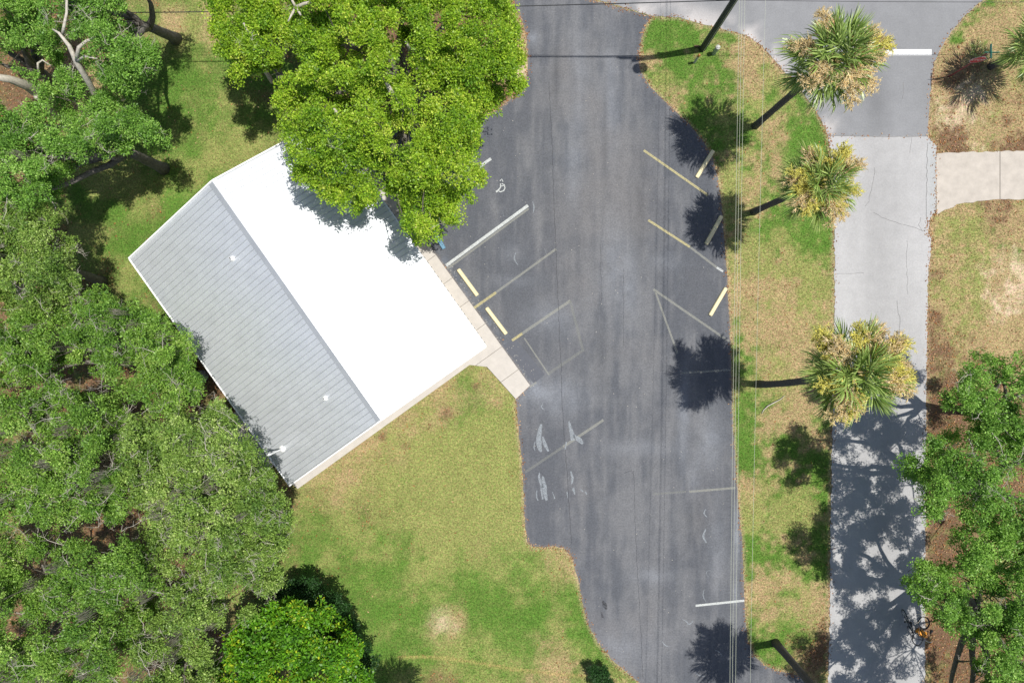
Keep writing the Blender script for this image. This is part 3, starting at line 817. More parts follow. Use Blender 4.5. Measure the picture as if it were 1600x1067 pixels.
# ---------------------------------------------------------------- utility pole
pb = W(1098, 76)
pole = empty('utility_pole', pb, 'tall dark greenish grey utility pole in the grass island by the top road', 'utility pole')
PH = 13.4
MB().tube([pb, pb+Vector((0,0,6)), pb+Vector((0,0,PH))], [.19,.165,.12], 14).put('pole', M['pole'], pole, smooth=True)
MB().tube([pb+Vector((-.16,-.10,0)), pb+Vector((-.13,-.08,8.5))], [.035,.035], 8).put('cable_guard', M['conduit'], pole)
MB().tube([pb+Vector((.02,-.20,0)), pb+Vector((.02,-.16,8.5))], .02, 6).put('ground_wire', M['wire'], pole)
MB().box(pb+Vector((0,.16,12.9)), (2.2,.10,.12)).put('crossarm', M['pole'], pole)
tk = MB().tube([pb+Vector((-.05,-.52,11.4)), pb+Vector((-.05,-.52,12.4)), pb+Vector((-.05,-.52,12.5))], [.30,.30,.20], 16).put('transformer', M['tank'], pole, smooth=False)
for dx in (-.95, 0, .95):
    MB().tube([pb+Vector((dx,.16,12.95)), pb+Vector((dx,.16,13.05)), pb+Vector((dx,.16,13.12)), pb+Vector((dx,.16,13.22))], [.04,.07,.045,.05], 8).put('insulator', M['stone'], pole)
MB().tube([pb+Vector((-.25,-.1,12.6)), pb+Vector((-.55,-.45,12.75)), pb+Vector((-.2,-.52,12.55))], .015, 6).put('jumper_wire', M['cable'], pole)
MB().box(pb+Vector((-.9,.02,11.9)), (.7,.07,.07)).put('cutout_arm', M['pole'], pole)
sc = MB().tube([pb+Vector((-.9,0,5.72)), pb+Vector((-.35,0,5.76))], [.08,.08], 8).put('splice_case', M['cable'], pole)
MB().box(pb+Vector((-.35,.10,.06)), (.30,.10,.05)).put('guard_foot', M['iron'], pole)

def wire(name, ends, sag, r, mat, label, cat, group=None, n=28):
    a, b = Vector(ends[0]), Vector(ends[1])
    pts = []
    for i in range(n+1):
        t = i/n; p = a.lerp(b, t); p.z -= sag*4*t*(1-t); pts.append(p)
    m = MB().tube(pts, r, 5)
    return tag(m.put(name, mat), label, cat, group)
# horizontal communication cable to the left and right of the pole
a = pb+Vector((0,-.1,5.8))
pl = W(-500, 20, 6.0); pr = W(2200, -5, 6.0)
wire('overhead_cable', (a, pl), .55, .024, M['cable'], 'thick black overhead cable running left from the utility pole along the top', 'cable')
wire('overhead_cable', (a, pr), .35, .012, M['cable'], 'thin dark overhead cable running right from the utility pole across the road', 'cable')
for dx, nm in ((-.95,'left'), (0,'middle'), (.95,'right')):
    p0 = pb+Vector((dx,.16,13.22))
    wire('power_line', (p0+Vector((0,0,0)), Vector((-45, p0.y+.6+dx*.4, 12.8))), .9, .012, M['cable'], 'high power line tied to the %s insulator of the pole crossarm' % nm, 'power line', 'high power lines on the crossarm')
# four light wires running down the picture
gw = 'pale wires strung above the grass strip'
for (xt, xb, z, r, lab) in ((1157,1142,6.9,.0075,'pale overhead wire, leftmost of the close trio above the grass strip'), (1161,1146,7.0,.0075,'pale overhead wire, middle of the close trio above the grass strip'), (1165.5,1151,6.9,.0075,'pale overhead wire, rightmost of the close trio above the grass strip'), (1198,1174,9.3,.006,'single thin pale overhead wire above the middle of the grass strip')):
    p0 = W(xt, 0, z); p1 = W(xb, 1067, z); d = (p1-p0)
    wire('overhead_wire', (p0-d*.25, p1+d*.25), .25, r, M['wire'], lab, 'wire', gw)

# marker post and pedestal
mp = W(1085, 98)
mo = empty('marker_post', mp, 'slim white utility marker post with an orange top below the pole', 'marker post')
MB().tube([mp, mp+Vector((0,0,.85))], .065, 10).put('post', M['marker'], mo)
MB().tube([mp+Vector((0,0,.85)), mp+Vector((0,0,1.08)), mp+Vector((0,0,1.12))], [.07,.07,.04], 10).put('cap', M['marker_cap'], mo)
pp = W(1115, 84)
po = empty('cable_pedestal', pp, 'short pale green cable pedestal right of the utility pole', 'pedestal')
MB().tube([pp, pp+Vector((0,0,.75))], [.12,.12], 14).put('housing', M['green_cabinet'], po)
MB().tube([pp+Vector((0,0,.75)), pp+Vector((0,0,.88)), pp+Vector((0,0,.93))], [.135,.13,.06], 14).put('lid', M['marker'], po)

# ---------------------------------------------------------------- street and stop sign
sb = W(1483, 120)
sg = empty('stop_sign', sb, 'stop sign on a reddish post topped by two crossed green street name blades', 'sign')
MB().box(sb+Vector((0,0,1.6)), (.06,.06,3.2)).put('post', M['red_post'], sg)
oc = [(math.cos(PI/8+k*PI/4)*.41, math.sin(PI/8+k*PI/4)*.41) for k in range(8)]
def octo(r, y, th, mat, nm, par):
    m = MB(); n = 8
    for yy in (y, y-th):
        for k in range(8): m.v.append(sb+Vector((math.cos(PI/8+k*PI/4)*r, yy, 2.45+math.sin(PI/8+k*PI/4)*r)))
    m.f.append(list(range(8))); m.f.append(list(range(8,16))[::-1])
    for k in range(8): m.f.append([k, (k+1)%8, 8+(k+1)%8, 8+k])
    return m.put(nm, mat, par)
rim = octo(.41, -.035, .006, M['sign_white'], 'stop_plate', sg)
octo(.385, -.0425, .003, M['sign_red'], 'red_face', rim)
fc = bpy.data.curves.new('stop_text', 'FONT'); fc.body = 'STOP'; fc.size = .30; fc.align_x = 'CENTER'; fc.align_y = 'CENTER'; fc.extrude = .001
fo = bpy.data.objects.new('stop_lettering', fc); C.objects.link(fo)
dg = bpy.context.evaluated_depsgraph_get()
tm = bpy.data.meshes.new_from_object(fo.evaluated_get(dg)); bpy.data.objects.remove(fo)
to = put('stop_lettering', tm, M['sign_white'], rim)
to.location = sb+Vector((0,-.0485,2.45)); to.rotation_euler = (PI/2,0,0)
MB().box(sb+Vector((.15,0,3.30)), (.80,.018,.15)).put('name_blade', M['sign_green'], sg, bevel=.004)
MB().box(sb+Vector((0,.0,3.46)), (.018,.75,.15)).put('name_blade', M['sign_green'], sg, bevel=.004)
MB().box(sb+Vector((0,0,3.22)), (.05,.05,.06)).put('blade_bracket', M['chrome'], sg)
MB().box(sb+Vector((0,0,3.38)), (.05,.05,.02)).put('blade_bracket', M['chrome'], sg)

# ---------------------------------------------------------------- bicycles and bag
def bicycle(loc, ang, lean, label, frame_mat):
    o = empty('bicycle', (0,0,0), label, 'bicycle', 'bicycles left at the road edge under the oaks')
    R = .33; wbx = 1.02
    for x in (0, wbx):
        t = MB().ring((x,0,R), (0,1,0), R, .022, 28, 6).put('tyre', M['black'], o, smooth=True)
        MB().ring((x,0,R), (0,1,0), R-.03, .010, 28, 4).put('rim', M['chrome'], t)
        s_ = MB()
        for k in range(14):
            w = 2*PI*k/14; s_.tube([(x, .02*(-1)**k, R), (x+math.cos(w)*(R-.03), 0, R+math.sin(w)*(R-.03))], .0025, 3, False)
        s_.put('spokes', M['chrome'], t, kind='stuff')
    bb = Vector((.44,0,.28)); seat = Vector((.28,0,.80)); head = Vector((.80,0,.86)); hb = Vector((.84,0,.74)); rear = Vector((0,0,R)); front = Vector((wbx,0,R))
    f = MB()
    for a_, b_, r_ in ((bb,seat,.018),(bb,hb,.022),(seat-Vector((0,0,.06)),head,.018),(head,hb,.02)): f.tube([a_,b_], r_, 8)
    for s_ in (-1,1):
        f.tube([rear+Vector((0,s_*.05,0)), bb+Vector((0,s_*.03,0))], .01, 6); f.tube([rear+Vector((0,s_*.05,0)), seat+Vector((0,s_*.02,-.08))], .009, 6)
    f.put('frame', frame_mat, o, smooth=True)
    fk = MB()
    for s_ in (-1,1): fk.tube([hb+Vector((0,s_*.03,0)), front+Vector((0,s_*.05,0))], .012, 6)
    fk.put('fork', frame_mat, o)
    MB().tube([seat, seat+Vector((-.03,0,.12))], .013, 8).put('seat_post', M['chrome'], o)
    sd = MB(); c = seat+Vector((-.04,0,.14))
    sd.tube([c+Vector((-.13,0,0)), c+Vector((-.06,0,.01)), c+Vector((.06,0,0)), c+Vector((.15,0,-.01))], [.075,.08,.04,.02], 10)
    sd.put('saddle', M['black'], o, smooth=True)
    MB().tube([head+Vector((-.16,-.30,.12)), head+Vector((-.02,-.26,.13)), head+Vector((.02,0,.10)), head+Vector((-.02,.26,.13)), head+Vector((-.16,.30,.12))], .012, 8).put('handlebar', M['chrome'], o, smooth=True)
    cr = MB().ring(bb, (0,1,0), .09, .006, 20, 4)
    cr.tube([bb+Vector((0,.06,0)), bb+Vector((.12,.08,-.12))], .009, 5); cr.tube([bb+Vector((0,-.06,0)), bb+Vector((-.12,-.08,.12))], .009, 5)
    cr.put('crank', M['chrome'], o)
    for s_ in (-1,1):
        MB().box(bb+Vector((.12*s_, .13*s_, -.12*s_)), (.09,.09,.02)).put('pedal', M['black'], o)
    fd = MB()
    pts = [(math.cos(w)*(R+.045), 0, R+math.sin(w)*(R+.045)) for w in [PI*(.05+.9*k/10) for k in range(11)]]
    fd.tube(pts, .022, 5); fd.put('mudguard', frame_mat, o)
    MB().tube([bb+Vector((-.1,.03,-.03)), bb+Vector((-.16,.20,-.28))], .009, 6).put('kickstand', M['chrome'], o)
    o.location = loc; o.rotation_euler = (lean, 0, ang)
    return o
p1 = W(1410,957); p1.z = .024
p2 = W(1419,983)
bicycle(p1, math.atan2(-(983-957), 1419-1410), math.radians(8), 'dark bicycle standing on the road edge, the one nearer the road centre', M['dark_metal'])
p3 = W(1436,968); p3.z = .024
bicycle(p3, math.atan2(-(991-968), 1427-1436), math.radians(-14), 'dark bicycle leaning next to the orange bag', simple('black_frame', (.03,.025,.04), .3, .3))
bgp = W(1438,987)
bm = bmesh.new(); bmesh.ops.create_icosphere(bm, subdivisions=3, radius=1)
for v in bm.verts:
    q = v.co.copy(); ex = .6
    q = Vector([math.copysign(abs(c)**ex, c) for c in q]); k = 1+.16*math.sin(q.x*7+q.y*5)*math.cos(q.z*4)
    v.co = Vector((q.x*.25*k, q.y*.15*k, q.z*.14*k+.15))
me = bpy.data.meshes.new('bag'); bm.to_mesh(me); bm.free()
bag = empty('orange_bag', (0,0,0), 'orange yellow bag lying on the verge beside the bicycles', 'bag')
bb_ = put('bag_body', me, M['orange'], None, True); bb_.parent = bag
hd = MB().tube([(-.12,0,.26),(-.08,.02,.34),(.08,.02,.34),(.12,0,.26)], .012, 6).put('handle', M['black']); hd.parent = bag
st_ = MB().ring((.1,0,.15), (1,0,0), .145, .012, 20, 4).put('strap', M['black']); st_.parent = bag
bag.location = bgp; bag.rotation_euler = (0,0,-.6); bag.scale = (1.25, 1.25, 1.2)

# fallen sticks
def stick(pts, r, label, parent=None):
    m = MB().tube([W(*p[:2])+Vector((0,0,p[2])) for p in pts], r, 7)
    return tag(m.put('fallen_branch', M['bark_pale'], None, True), label, 'branch')
stick([(1190,646,.03),(1193,640,.06),(1199,634,.10),(1208,629,.12),(1218,624,.10),(1226,618,.04)], [.018,.03,.034,.03,.022,.012], 'bare pale fallen branch on the grass strip left of the yellow flowered palm')
stick([(1078,560,.03),(1083,556,.05),(1086,552,.03)], [.01,.012,.006], 'tiny twig lying in the large palm shadow on the asphalt')

# ---------------------------------------------------------------- foliage
def frames(n, rng):
    v = rng.normal(size=(n, 3)); return v / np.linalg.norm(v, axis=1, keepdims=True)

def leaf_mesh(name, cen, rad, per, size, aspect, rng, up=0.8, flat=0.75, tone=None):
    n = len(cen)
    idx = np.repeat(np.arange(n), per)
    N = len(idx)
    d = frames(N, rng); d[:, 2] *= flat
    rr = rad[idx] * rng.uniform(0.25, 1.0, N) ** 0.6
    p = cen[idx] + d * rr[:, None]
    ax = d * 0.8 + frames(N, rng) * 0.8; ax[:, 2] += 0.1
    ax /= np.linalg.norm(ax, axis=1, keepdims=True)
    nr = frames(N, rng) * 0.9; nr[:, 2] = np.abs(nr[:, 2]) + up
    sd = np.cross(ax, nr); sd /= np.linalg.norm(sd, axis=1, keepdims=True) + 1e-9
    L = size * rng.uniform(0.65, 1.3, N)[:, None]
    V = np.empty((N, 4, 3), np.float32)
    V[:, 0] = p; V[:, 1] = p + ax * L * .45 + sd * L * aspect * .5
    V[:, 2] = p + ax * L; V[:, 3] = p + ax * L * .45 - sd * L * aspect * .5
    F = np.arange(N * 4).reshape(N, 4)
    ct = rng.uniform(0, 1, n) ** 1.3 if tone is None else tone
    col = np.empty((N, 4, 3), np.float32)
    col[..., 0] = np.clip(ct[idx] * .8 + rng.uniform(-.12, .3, N), 0, 1)[:, None]
    col[..., 1] = rng.uniform(0, 1, N)[:, None]
    col[..., 2] = 0
    return mesh_np(name, V.reshape(-1, 3), F, 4, col.reshape(-1, 3))

def seg_mesh(name, A, B, r0, r1, sides=4):
    """many straight tapered sticks in one mesh"""
    A = np.asarray(A); B = np.asarray(B); n = len(A)
    t = B - A; t /= np.linalg.norm(t, axis=1, keepdims=True) + 1e-9
    ref = np.where(np.abs(t[:, 2:3]) < .9, np.array([[0, 0, 1.]]), np.array([[1., 0, 0]]))
    a = np.cross(t, ref); a /= np.linalg.norm(a, axis=1, keepdims=True); b = np.cross(t, a)
    V = np.empty((n, 2 * sides, 3), np.float32)
    for k in range(sides):
        w = 2 * PI * k / sides; d = a * math.cos(w) + b * math.sin(w)
        V[:, k] = A + d * np.asarray(r0)[:, None]; V[:, sides + k] = B + d * np.asarray(r1)[:, None]
    base = (np.arange(n) * 2 * sides)[:, None]
    F = np.concatenate([base + np.array([[k, (k + 1) % sides, sides + (k + 1) % sides, sides + k]]) for k in range(sides)], 1).reshape(-1, 4)
    return mesh_np(name, V.reshape(-1, 3), F, 4)

def curve_pts(a, b, rnd, wob=.25, n=5, rise=0.0):
    out = []
    L = (b - a).length
    off = Vector((rnd.uniform(-1, 1), rnd.uniform(-1, 1), rnd.uniform(-.3, .5))) * wob * L * .4
    for i in range(n + 1):
        t = i / n
        p = a.lerp(b, t) + off * math.sin(PI * t) + Vector((0, 0, rise * math.sin(PI * t * .8)))
        if 0 < i < n: p += Vector((rnd.uniform(-1, 1), rnd.uniform(-1, 1), rnd.uniform(-1, 1))) * wob * L * .05
        out.append(p)
    return out

def img_xy(P):
    k = S * (1 - P[:, 2] / H)
    return P[:, 0] / k + 800, 533.5 - P[:, 1] / k

def tree(name, label, cat, base, poly, zc, leafmat, barkmat, seed, dome=1.6, spacing=1.55, lobe=(.75, 1.2), clumps=26, crad=(.2, .38), per=34,
         size=.11, aspect=.55, gap=.06, holes=(), trunk_r=.28, twigs=0.35, dead=0, moss=0, group=None, ztop_jit=.6, low=.25, nlimbs=7, fuzz=4, extra=(), fork=.45, up=.8, deadmat='bark_pale'):
    rnd = random.Random(seed); rng = np.random.default_rng(seed)
    bp = W(*base)
    o = empty(name, bp, label, cat, group)
    cx = sum(p[0] for p in poly) / len(poly); cy = sum(p[1] for p in poly) / len(poly)
    kz = S * (1 - zc / H); st = spacing / kz
    xs = [p[0] for p in poly]; ys = [p[1] for p in poly]
    x0, x1 = max(min(xs), -75), min(max(xs), 1675); y0, y1 = max(min(ys), -75), min(max(ys), 1240)
    gx_, gy_ = np.meshgrid(np.arange(x0, x1 + st, st), np.arange(y0, y1 + st, st * .87))
    gx_[1::2] += st / 2
    gx_ = gx_.ravel() + rng.uniform(-.33, .33, gx_.size) * st; gy_ = gy_.ravel() + rng.uniform(-.33, .33, gy_.size) * st
    k = pip(gx_, gy_, poly); gx_ = gx_[k]; gy_ = gy_[k]
    bd = segdist(gx_, gy_, poly, True)
    Rm = max(30, bd.max())
    keep = rng.uniform(size=len(gx_)) > gap
    for hx, hy, hr in holes: keep &= np.hypot(gx_ - hx, gy_ - hy) > hr
    gx_, gy_, bd = gx_[keep], gy_[keep], bd[keep]
    u = np.clip(bd / Rm, 0, 1)
    z = zc + dome * (np.sqrt(1 - (1 - u) ** 2) - .75) + rng.uniform(-ztop_jit, ztop_jit, len(gx_))
    kk = S * (1 - z / H)
    LC = np.stack([(gx_ - 800) * kk, -(gy_ - 533.5) * kk, z], 1)
    LR = rng.uniform(lobe[0], lobe[1], len(LC))
    # a few lobes lower down, seen through the gaps
    m = rng.uniform(size=len(LC)) < low
    L2 = LC[m].copy(); L2[:, 2] -= rng.uniform(1.3, 2.6, len(L2)); L2[:, :2] += rng.uniform(-.8, .8, (len(L2), 2))
    LC2 = np.concatenate([LC, L2]); LR2 = np.concatenate([LR, LR[m] * .8])
    idx = np.repeat(np.arange(len(LC2)), clumps)
    d = frames(len(idx), rng); d[:, 2] = np.abs(d[:, 2]) * 1.1 - .35
    cen = LC2[idx] + d * (LR2[idx] * rng.uniform(.3, 1.12, len(idx)))[:, None]
    ix, iy = img_xy(cen)
    ok = pip(ix + rng.uniform(-fuzz, fuzz, len(ix)), iy + rng.uniform(-fuzz, fuzz, len(ix)), poly)
    for hx, hy, hr in holes: ok &= np.hypot(ix - hx, iy - hy) > hr * .9
    cen = cen[ok]; li = idx[ok]
    ltone = rng.uniform(0, 1, len(LC2))
    tone = np.clip(ltone[li] * .45 + rng.uniform(0, .6, len(li)), 0, 1)
    rad = rng.uniform(crad[0], crad[1], len(cen))
    put('crown', leaf_mesh('crown', cen, rad, per, size, aspect, rng, up=up, tone=tone), M[leafmat], o)
    # trunk and limbs
    cc = Vector(W(cx, cy, zc)); 
    fk = bp.lerp(Vector((cc.x, cc.y, 0)), .3); fk.z = zc * fork
    tp = curve_pts(bp, fk, rnd, .15, 5)
    MB().tube(tp, [trunk_r * (1.25 if i == 0 else 1 - .05 * i) for i in range(len(tp))], 12).put('trunk', M[barkmat], o, True)
    if len(LC) == 0: return o
    ang = np.arctan2(LC[:, 1] - fk.y, LC[:, 0] - fk.x)
    order = np.argsort(ang); groups = np.array_split(order, min(nlimbs, len(order)))
    SA, SB, R0, R1 = [], [], [], []
    def chain(pts, ra, rb):
        n = len(pts) - 1
        for i in range(n):
            SA.append(tuple(pts[i])); SB.append(tuple(pts[i+1])); R0.append(ra + (rb - ra) * i / n); R1.append(ra + (rb - ra) * (i+1) / n)
    for g in groups:
        if len(g) == 0: continue
        c = LC[g].mean(0); tgt = Vector(c); tgt.z -= .9
        lp = curve_pts(fk, tgt, rnd, .35, 7, .3)
        lr = [trunk_r * (.62 - .50 * i / 7) for i in range(8)]
        MB().tube(lp, lr, 9).put('limb', M[barkmat], o, True)
        for q in g:
            e = Vector(LC[q]); e.z -= .25
            # leave from the nearest limb point on the inner side
            best = min(range(2, 8), key=lambda i: (lp[i] - e).length + .5 * i * 0)
            pts = curve_pts(lp[max(1, best - 1)], e, rnd, .3, 5)
            chain(pts, max(.03, lr[max(1, best - 1)] * .5), .022)
    for e_ in extra:
        MB().tube([W(q[0], q[1], q[2]) for q in e_], [q[3] for q in e_], 9).put('limb', M['bark_pale'], o, True)
    m = rng.uniform(size=len(cen)) < twigs
    a = LC2[li[m]] - np.array([0, 0, .3]); b = cen[m] + np.array([0, 0, .03])
    mid = (a + b) / 2 + rng.uniform(-.12, .12, a.shape)
    n = len(a)
    SAa = np.concatenate([np.array(SA).reshape(-1, 3), a, mid]); SBb = np.concatenate([np.array(SB).reshape(-1, 3), mid, b])
    r0 = np.concatenate([R0, np.full(n, .020), np.full(n, .012)]); r1 = np.concatenate([R1, np.full(n, .012), np.full(n, .006)])
    put('branches', seg_mesh('branches', SAa, SBb, r0, r1, 4), M['twig'], o, kind='stuff')
    if dead:
        A, B, q0, q1 = [], [], [], []
        for _ in range(dead):
            i = rnd.randrange(len(cen)); p = Vector(cen[i]); p.z -= .1
            dr = Vector((rnd.gauss(0, 1), rnd.gauss(0, 1), abs(rnd.gauss(0, .5)) + .25)).normalized()
            L = rnd.uniform(.5, 1.3)
            side = dr.orthogonal().normalized()
            prev = p; r = rnd.uniform(.012, .026)
            for s_ in range(5):
                nx_ = prev + (dr + Vector((rnd.uniform(-.4, .4), rnd.uniform(-.4, .4), rnd.uniform(-.25, .15)))) * L / 5
                A.append(tuple(prev)); B.append(tuple(nx_)); q0.append(r); q1.append(r * .8); r *= .8
                for _k in range(rnd.randint(1, 3)):
                    t = nx_ + Vector((rnd.gauss(0, 1), rnd.gauss(0, 1), rnd.gauss(0, .5))).normalized() * L * rnd.uniform(.15, .4)
                    A.append(tuple(nx_)); B.append(tuple(t)); q0.append(r * .6); q1.append(.004)
                prev = nx_
        put('bare_twigs', seg_mesh('bare_twigs', A, B, q0, q1, 3), M[deadmat], o, kind='stuff')
    if moss:
        n = moss; ii = rng.integers(0, len(LC2), n)
        strands = 34
        base_ = LC2[ii] + rng.uniform(-.9, .9, (n, 3)) * np.array([1, 1, .3]) + np.array([0, 0, .30])
        mx_, my_ = img_xy(base_); okm = pip(mx_, my_, poly) & (segdist(mx_, my_, poly, True) > 14); base_ = base_[okm]; n = len(base_)
        A = np.repeat(base_, strands, 0) + rng.normal(0, .13, (n * strands, 3)) * np.array([1, 1, .5])
        B = A + np.stack([rng.normal(0, .07, n * strands), rng.normal(0, .07, n * strands), -rng.uniform(.3, 1.3, n * strands)], 1)
        put('hanging_moss', seg_mesh('hanging_moss', A, B, np.full(len(A), .016), np.full(len(A), .005), 3), M['moss'], o, kind='stuff')
    return o

OAKG = 'live oaks massed left of the building'
OAK = dict(clumps=36, per=52, crad=(.08, .36), size=.10, aspect=.5, spacing=1.0, lobe=(.38, 1.0), twigs=.07, up=.5, ztop_jit=1.25, low=.5)
XL = [[(170,185,4.5,.20),(152,158,6.0,.17),(138,128,7.6,.14),(119,97,8.7,.12),(108,72,9.2,.09),(92,52,9.4,.06),(82,46,9.4,.035)],
      [(119,97,8.7,.10),(123,74,9.3,.08),(135,64,9.4,.06),(149,60,9.4,.05),(163,45,9.5,.03)],
      [(119,97,8.7,.07),(132,88,9.2,.05),(152,92,9.2,.03)],
      [(92,180,1.0,.36),(72,155,3.4,.30),(42,134,5.2,.24),(15,124,6.6,.18),(-25,118,7.4,.13)],
      [(56,150,4.6,.14),(68,160,4.0,.12),(78,158,3.4,.10)],
      [(60,112,6.6,.06),(59,99,6.8,.055),(66,94,6.8,.045),(76,101,6.6,.03),(84,104,6.4,.02)]]
XL2 = [[(97,56,9.2,.07),(100,40,9.6,.06),(104,20,9.6,.055),(104,-8,9.6,.05)]]
XL3 = [[(440,92,3.5,.16),(450,60,5.6,.14),(457,30,7.4,.11),(462,12,8.6,.09),(475,6,8.9,.07),(492,2,9.0,.05)],[(462,12,8.6,.07),(455,24,8.8,.05),(450,34,8.8,.03)],[(462,12,8.6,.07),(470,24,8.8,.04)],[(462,12,8.6,.07),(456,0,8.9,.05)],
       [(425,128,4.5,.12),(408,100,6.5,.10),(396,70,8.0,.07),(380,36,8.7,.05)]]
XL4 = [[(650,190,6.0,.22),(622,160,8.6,.15),(612,146,9.6,.12),(604,130,10,.08)],[(545,200,7.0,.16),(530,182,9.0,.13),(522,172,9.6,.09)],[(645,90,8,.14),(640,75,9.8,.09),(634,66,10.3,.05)]]
tree('oak_tree', 'fresh green oak at the top left whose thick trunk foot shows on the dry grass', 'oak tree', (275,61),
     [(70,-80),(262,-80),(232,-10),(212,10),(225,40),(252,62),(238,88),(250,112),(222,120),(205,150),(178,140),(152,118),(120,80),(70,66),(60,20)], 8.6, 'oak_fresh', 'bark', 11, **OAK, gap=.12, trunk_r=.30, dead=66, moss=6, group=OAKG, extra=XL2, holes=((122,72,18),(185,55,10),(205,78,8),(104,30,10)), nlimbs=6)
tree('oak_tree', 'green oak in the extreme top left corner over reddish leaf litter', 'oak tree', (105,150),
     [(-90,-90),(70,-90),(62,20),(78,60),(100,80),(90,100),(55,92),(50,72),(35,68),(10,78),(0,110),(-90,110)], 8.0, 'oak_fresh', 'bark', 12, **OAK, gap=.10, trunk_r=.3, dead=16, moss=6, group=OAKG, nlimbs=6)
tree('oak_tree', 'green oak left of the lawn with pale twisting limbs and a leaning trunk foot', 'oak tree', (256,264),
     [(0,150),(14,135),(22,100),(60,108),(95,86),(130,96),(118,120),(150,150),(178,148),(200,160),(232,182),(258,214),(268,232),(240,238),(225,228),(200,236),(160,250),(120,262),(106,285),(70,318),(30,330),(-90,340),(-90,180)],
     7.6, 'oak_fresh', 'bark', 13, **OAK, gap=.10, trunk_r=.30, dead=93, moss=10, group=OAKG, holes=((75,112,17),(28,135,20),(55,152,12),(122,95,10),(140,130,9),(212,232,14),(8,98,10)), nlimbs=8, extra=XL)
tree('oak_tree', 'olive green oak on the left edge halfway down beside the shaded lawn', 'oak tree', (160,440),
     [(-90,325),(30,322),(78,318),(100,330),(88,360),(118,380),(108,402),(128,440),(122,470),(60,486),(-90,500)], 7.6, 'olive_leaf', 'bark', 14, **OAK, gap=.10, trunk_r=.26, dead=126, moss=14, group=OAKG, deadmat='bark_pale')
tree('oak_tree', 'green oak reaching to the left eave of the building', 'oak tree', (300,580),
     [(-90,505),(60,480),(118,470),(135,440),(165,455),(185,480),(205,470),(238,492),(268,505),(298,528),(318,560),(300,575),(318,610),(300,640),(240,650),(190,610),(145,600),(125,570),(90,590),(40,600),(-90,600)], 7.4, 'oak_leaf', 'bark', 15, **OAK, gap=.09, trunk_r=.3, dead=132, moss=30, group=OAKG, holes=((128,575,16),(150,600,14)))
tree('oak_tree', 'big green oak left of the building whose crown edge touches the lower lawn', 'oak tree', (330,760),
     [(200,650),(250,648),(300,640),(322,605),(342,625),(358,650),(378,672),(395,690),(410,706),(418,730),(440,740),(452,762),(446,790),(460,810),(445,832),(452,860),(436,880),(446,905),(420,925),(380,930),(340,935),(300,915),(260,900),(230,850),(205,800),(190,720)], 8.6, 'olive_leaf', 'bark', 16, **OAK, gap=.04, trunk_r=.34, dead=286, moss=40, group=OAKG, dome=2.0, nlimbs=9)
tree('oak_tree', 'green oak on the left edge above the lower corner with dark hollows', 'oak tree', (150,690),
     [(-90,600),(40,604),(90,596),(120,615),(180,620),(200,650),(190,720),(200,790),(190,830),(120,822),(60,835),(-90,840)], 8.4, 'oak_leaf', 'bark', 17, **OAK, gap=.11, trunk_r=.3, dead=181, moss=60, group=OAKG, holes=((30,680,14),(160,730,14),(100,640,12)))
tree('oak_tree', 'green oak filling the bottom left corner with grey moss showing', 'oak tree', (150,900),
     [(-90,840),(60,838),(120,826),(190,834),(230,860),(255,900),(250,960),(200,1010),(180,1140),(-90,1140)], 8.4, 'oak_leaf', 'bark', 18, **OAK, gap=.11, trunk_r=.3, dead=181, moss=80, group=OAKG, holes=((60,890,16),(85,985,14),(30,950,14),(160,855,14)))
tree('oak_tree', 'mossy green oak between the bottom left corner and the golden green tree', 'oak tree', (300,950),
     [(255,900),(300,918),(345,938),(400,935),(395,960),(370,972),(345,985),(330,1010),(345,1040),(332,1060),(340,1140),(180,1140),(200,1010),(250,960)], 7.8, 'olive_leaf', 'bark', 19, **OAK, gap=.08, trunk_r=.26, dead=121, moss=50, group=OAKG, holes=((330,985,14),(345,1020,12),(190,960,12)))

tree('golden_green_tree', 'bushy golden green tree with glossy leaves at the bottom beside the lawn', 'tree', (520,1000),
     [(328,1140),(332,1050),(340,1018),(345,992),(385,968),(420,945),(455,930),(482,935),(502,936),(525,955),(540,965),(546,990),(562,1002),(568,1022),(582,1036),(580,1070),(592,1140)], 5.4, 'gold_leaf', 'bark_dark', 30, clumps=44, per=20, crad=(.14,.30), size=.17, aspect=.5, spacing=1.0, lobe=(.5,.85), gap=.02, trunk_r=.16, twigs=.15, dome=1.6, holes=((448,1046,13),(430,1052,9)), up=.6)
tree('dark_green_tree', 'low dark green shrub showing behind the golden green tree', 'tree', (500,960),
     [(425,935),(430,912),(450,898),(474,900),(496,912),(508,925),(524,922),(538,938),(548,958),(556,980),(568,996),(580,1012),(594,1028),(590,1050),(574,1060),(540,1010),(480,970),(440,960)], 2.6, 'dark_leaf', 'bark_dark', 31, clumps=44, per=20, crad=(.12,.26), size=.13, aspect=.5, spacing=.8, lobe=(.4,.7), gap=.0, trunk_r=.10, twigs=.1, dome=.8, low=.1)

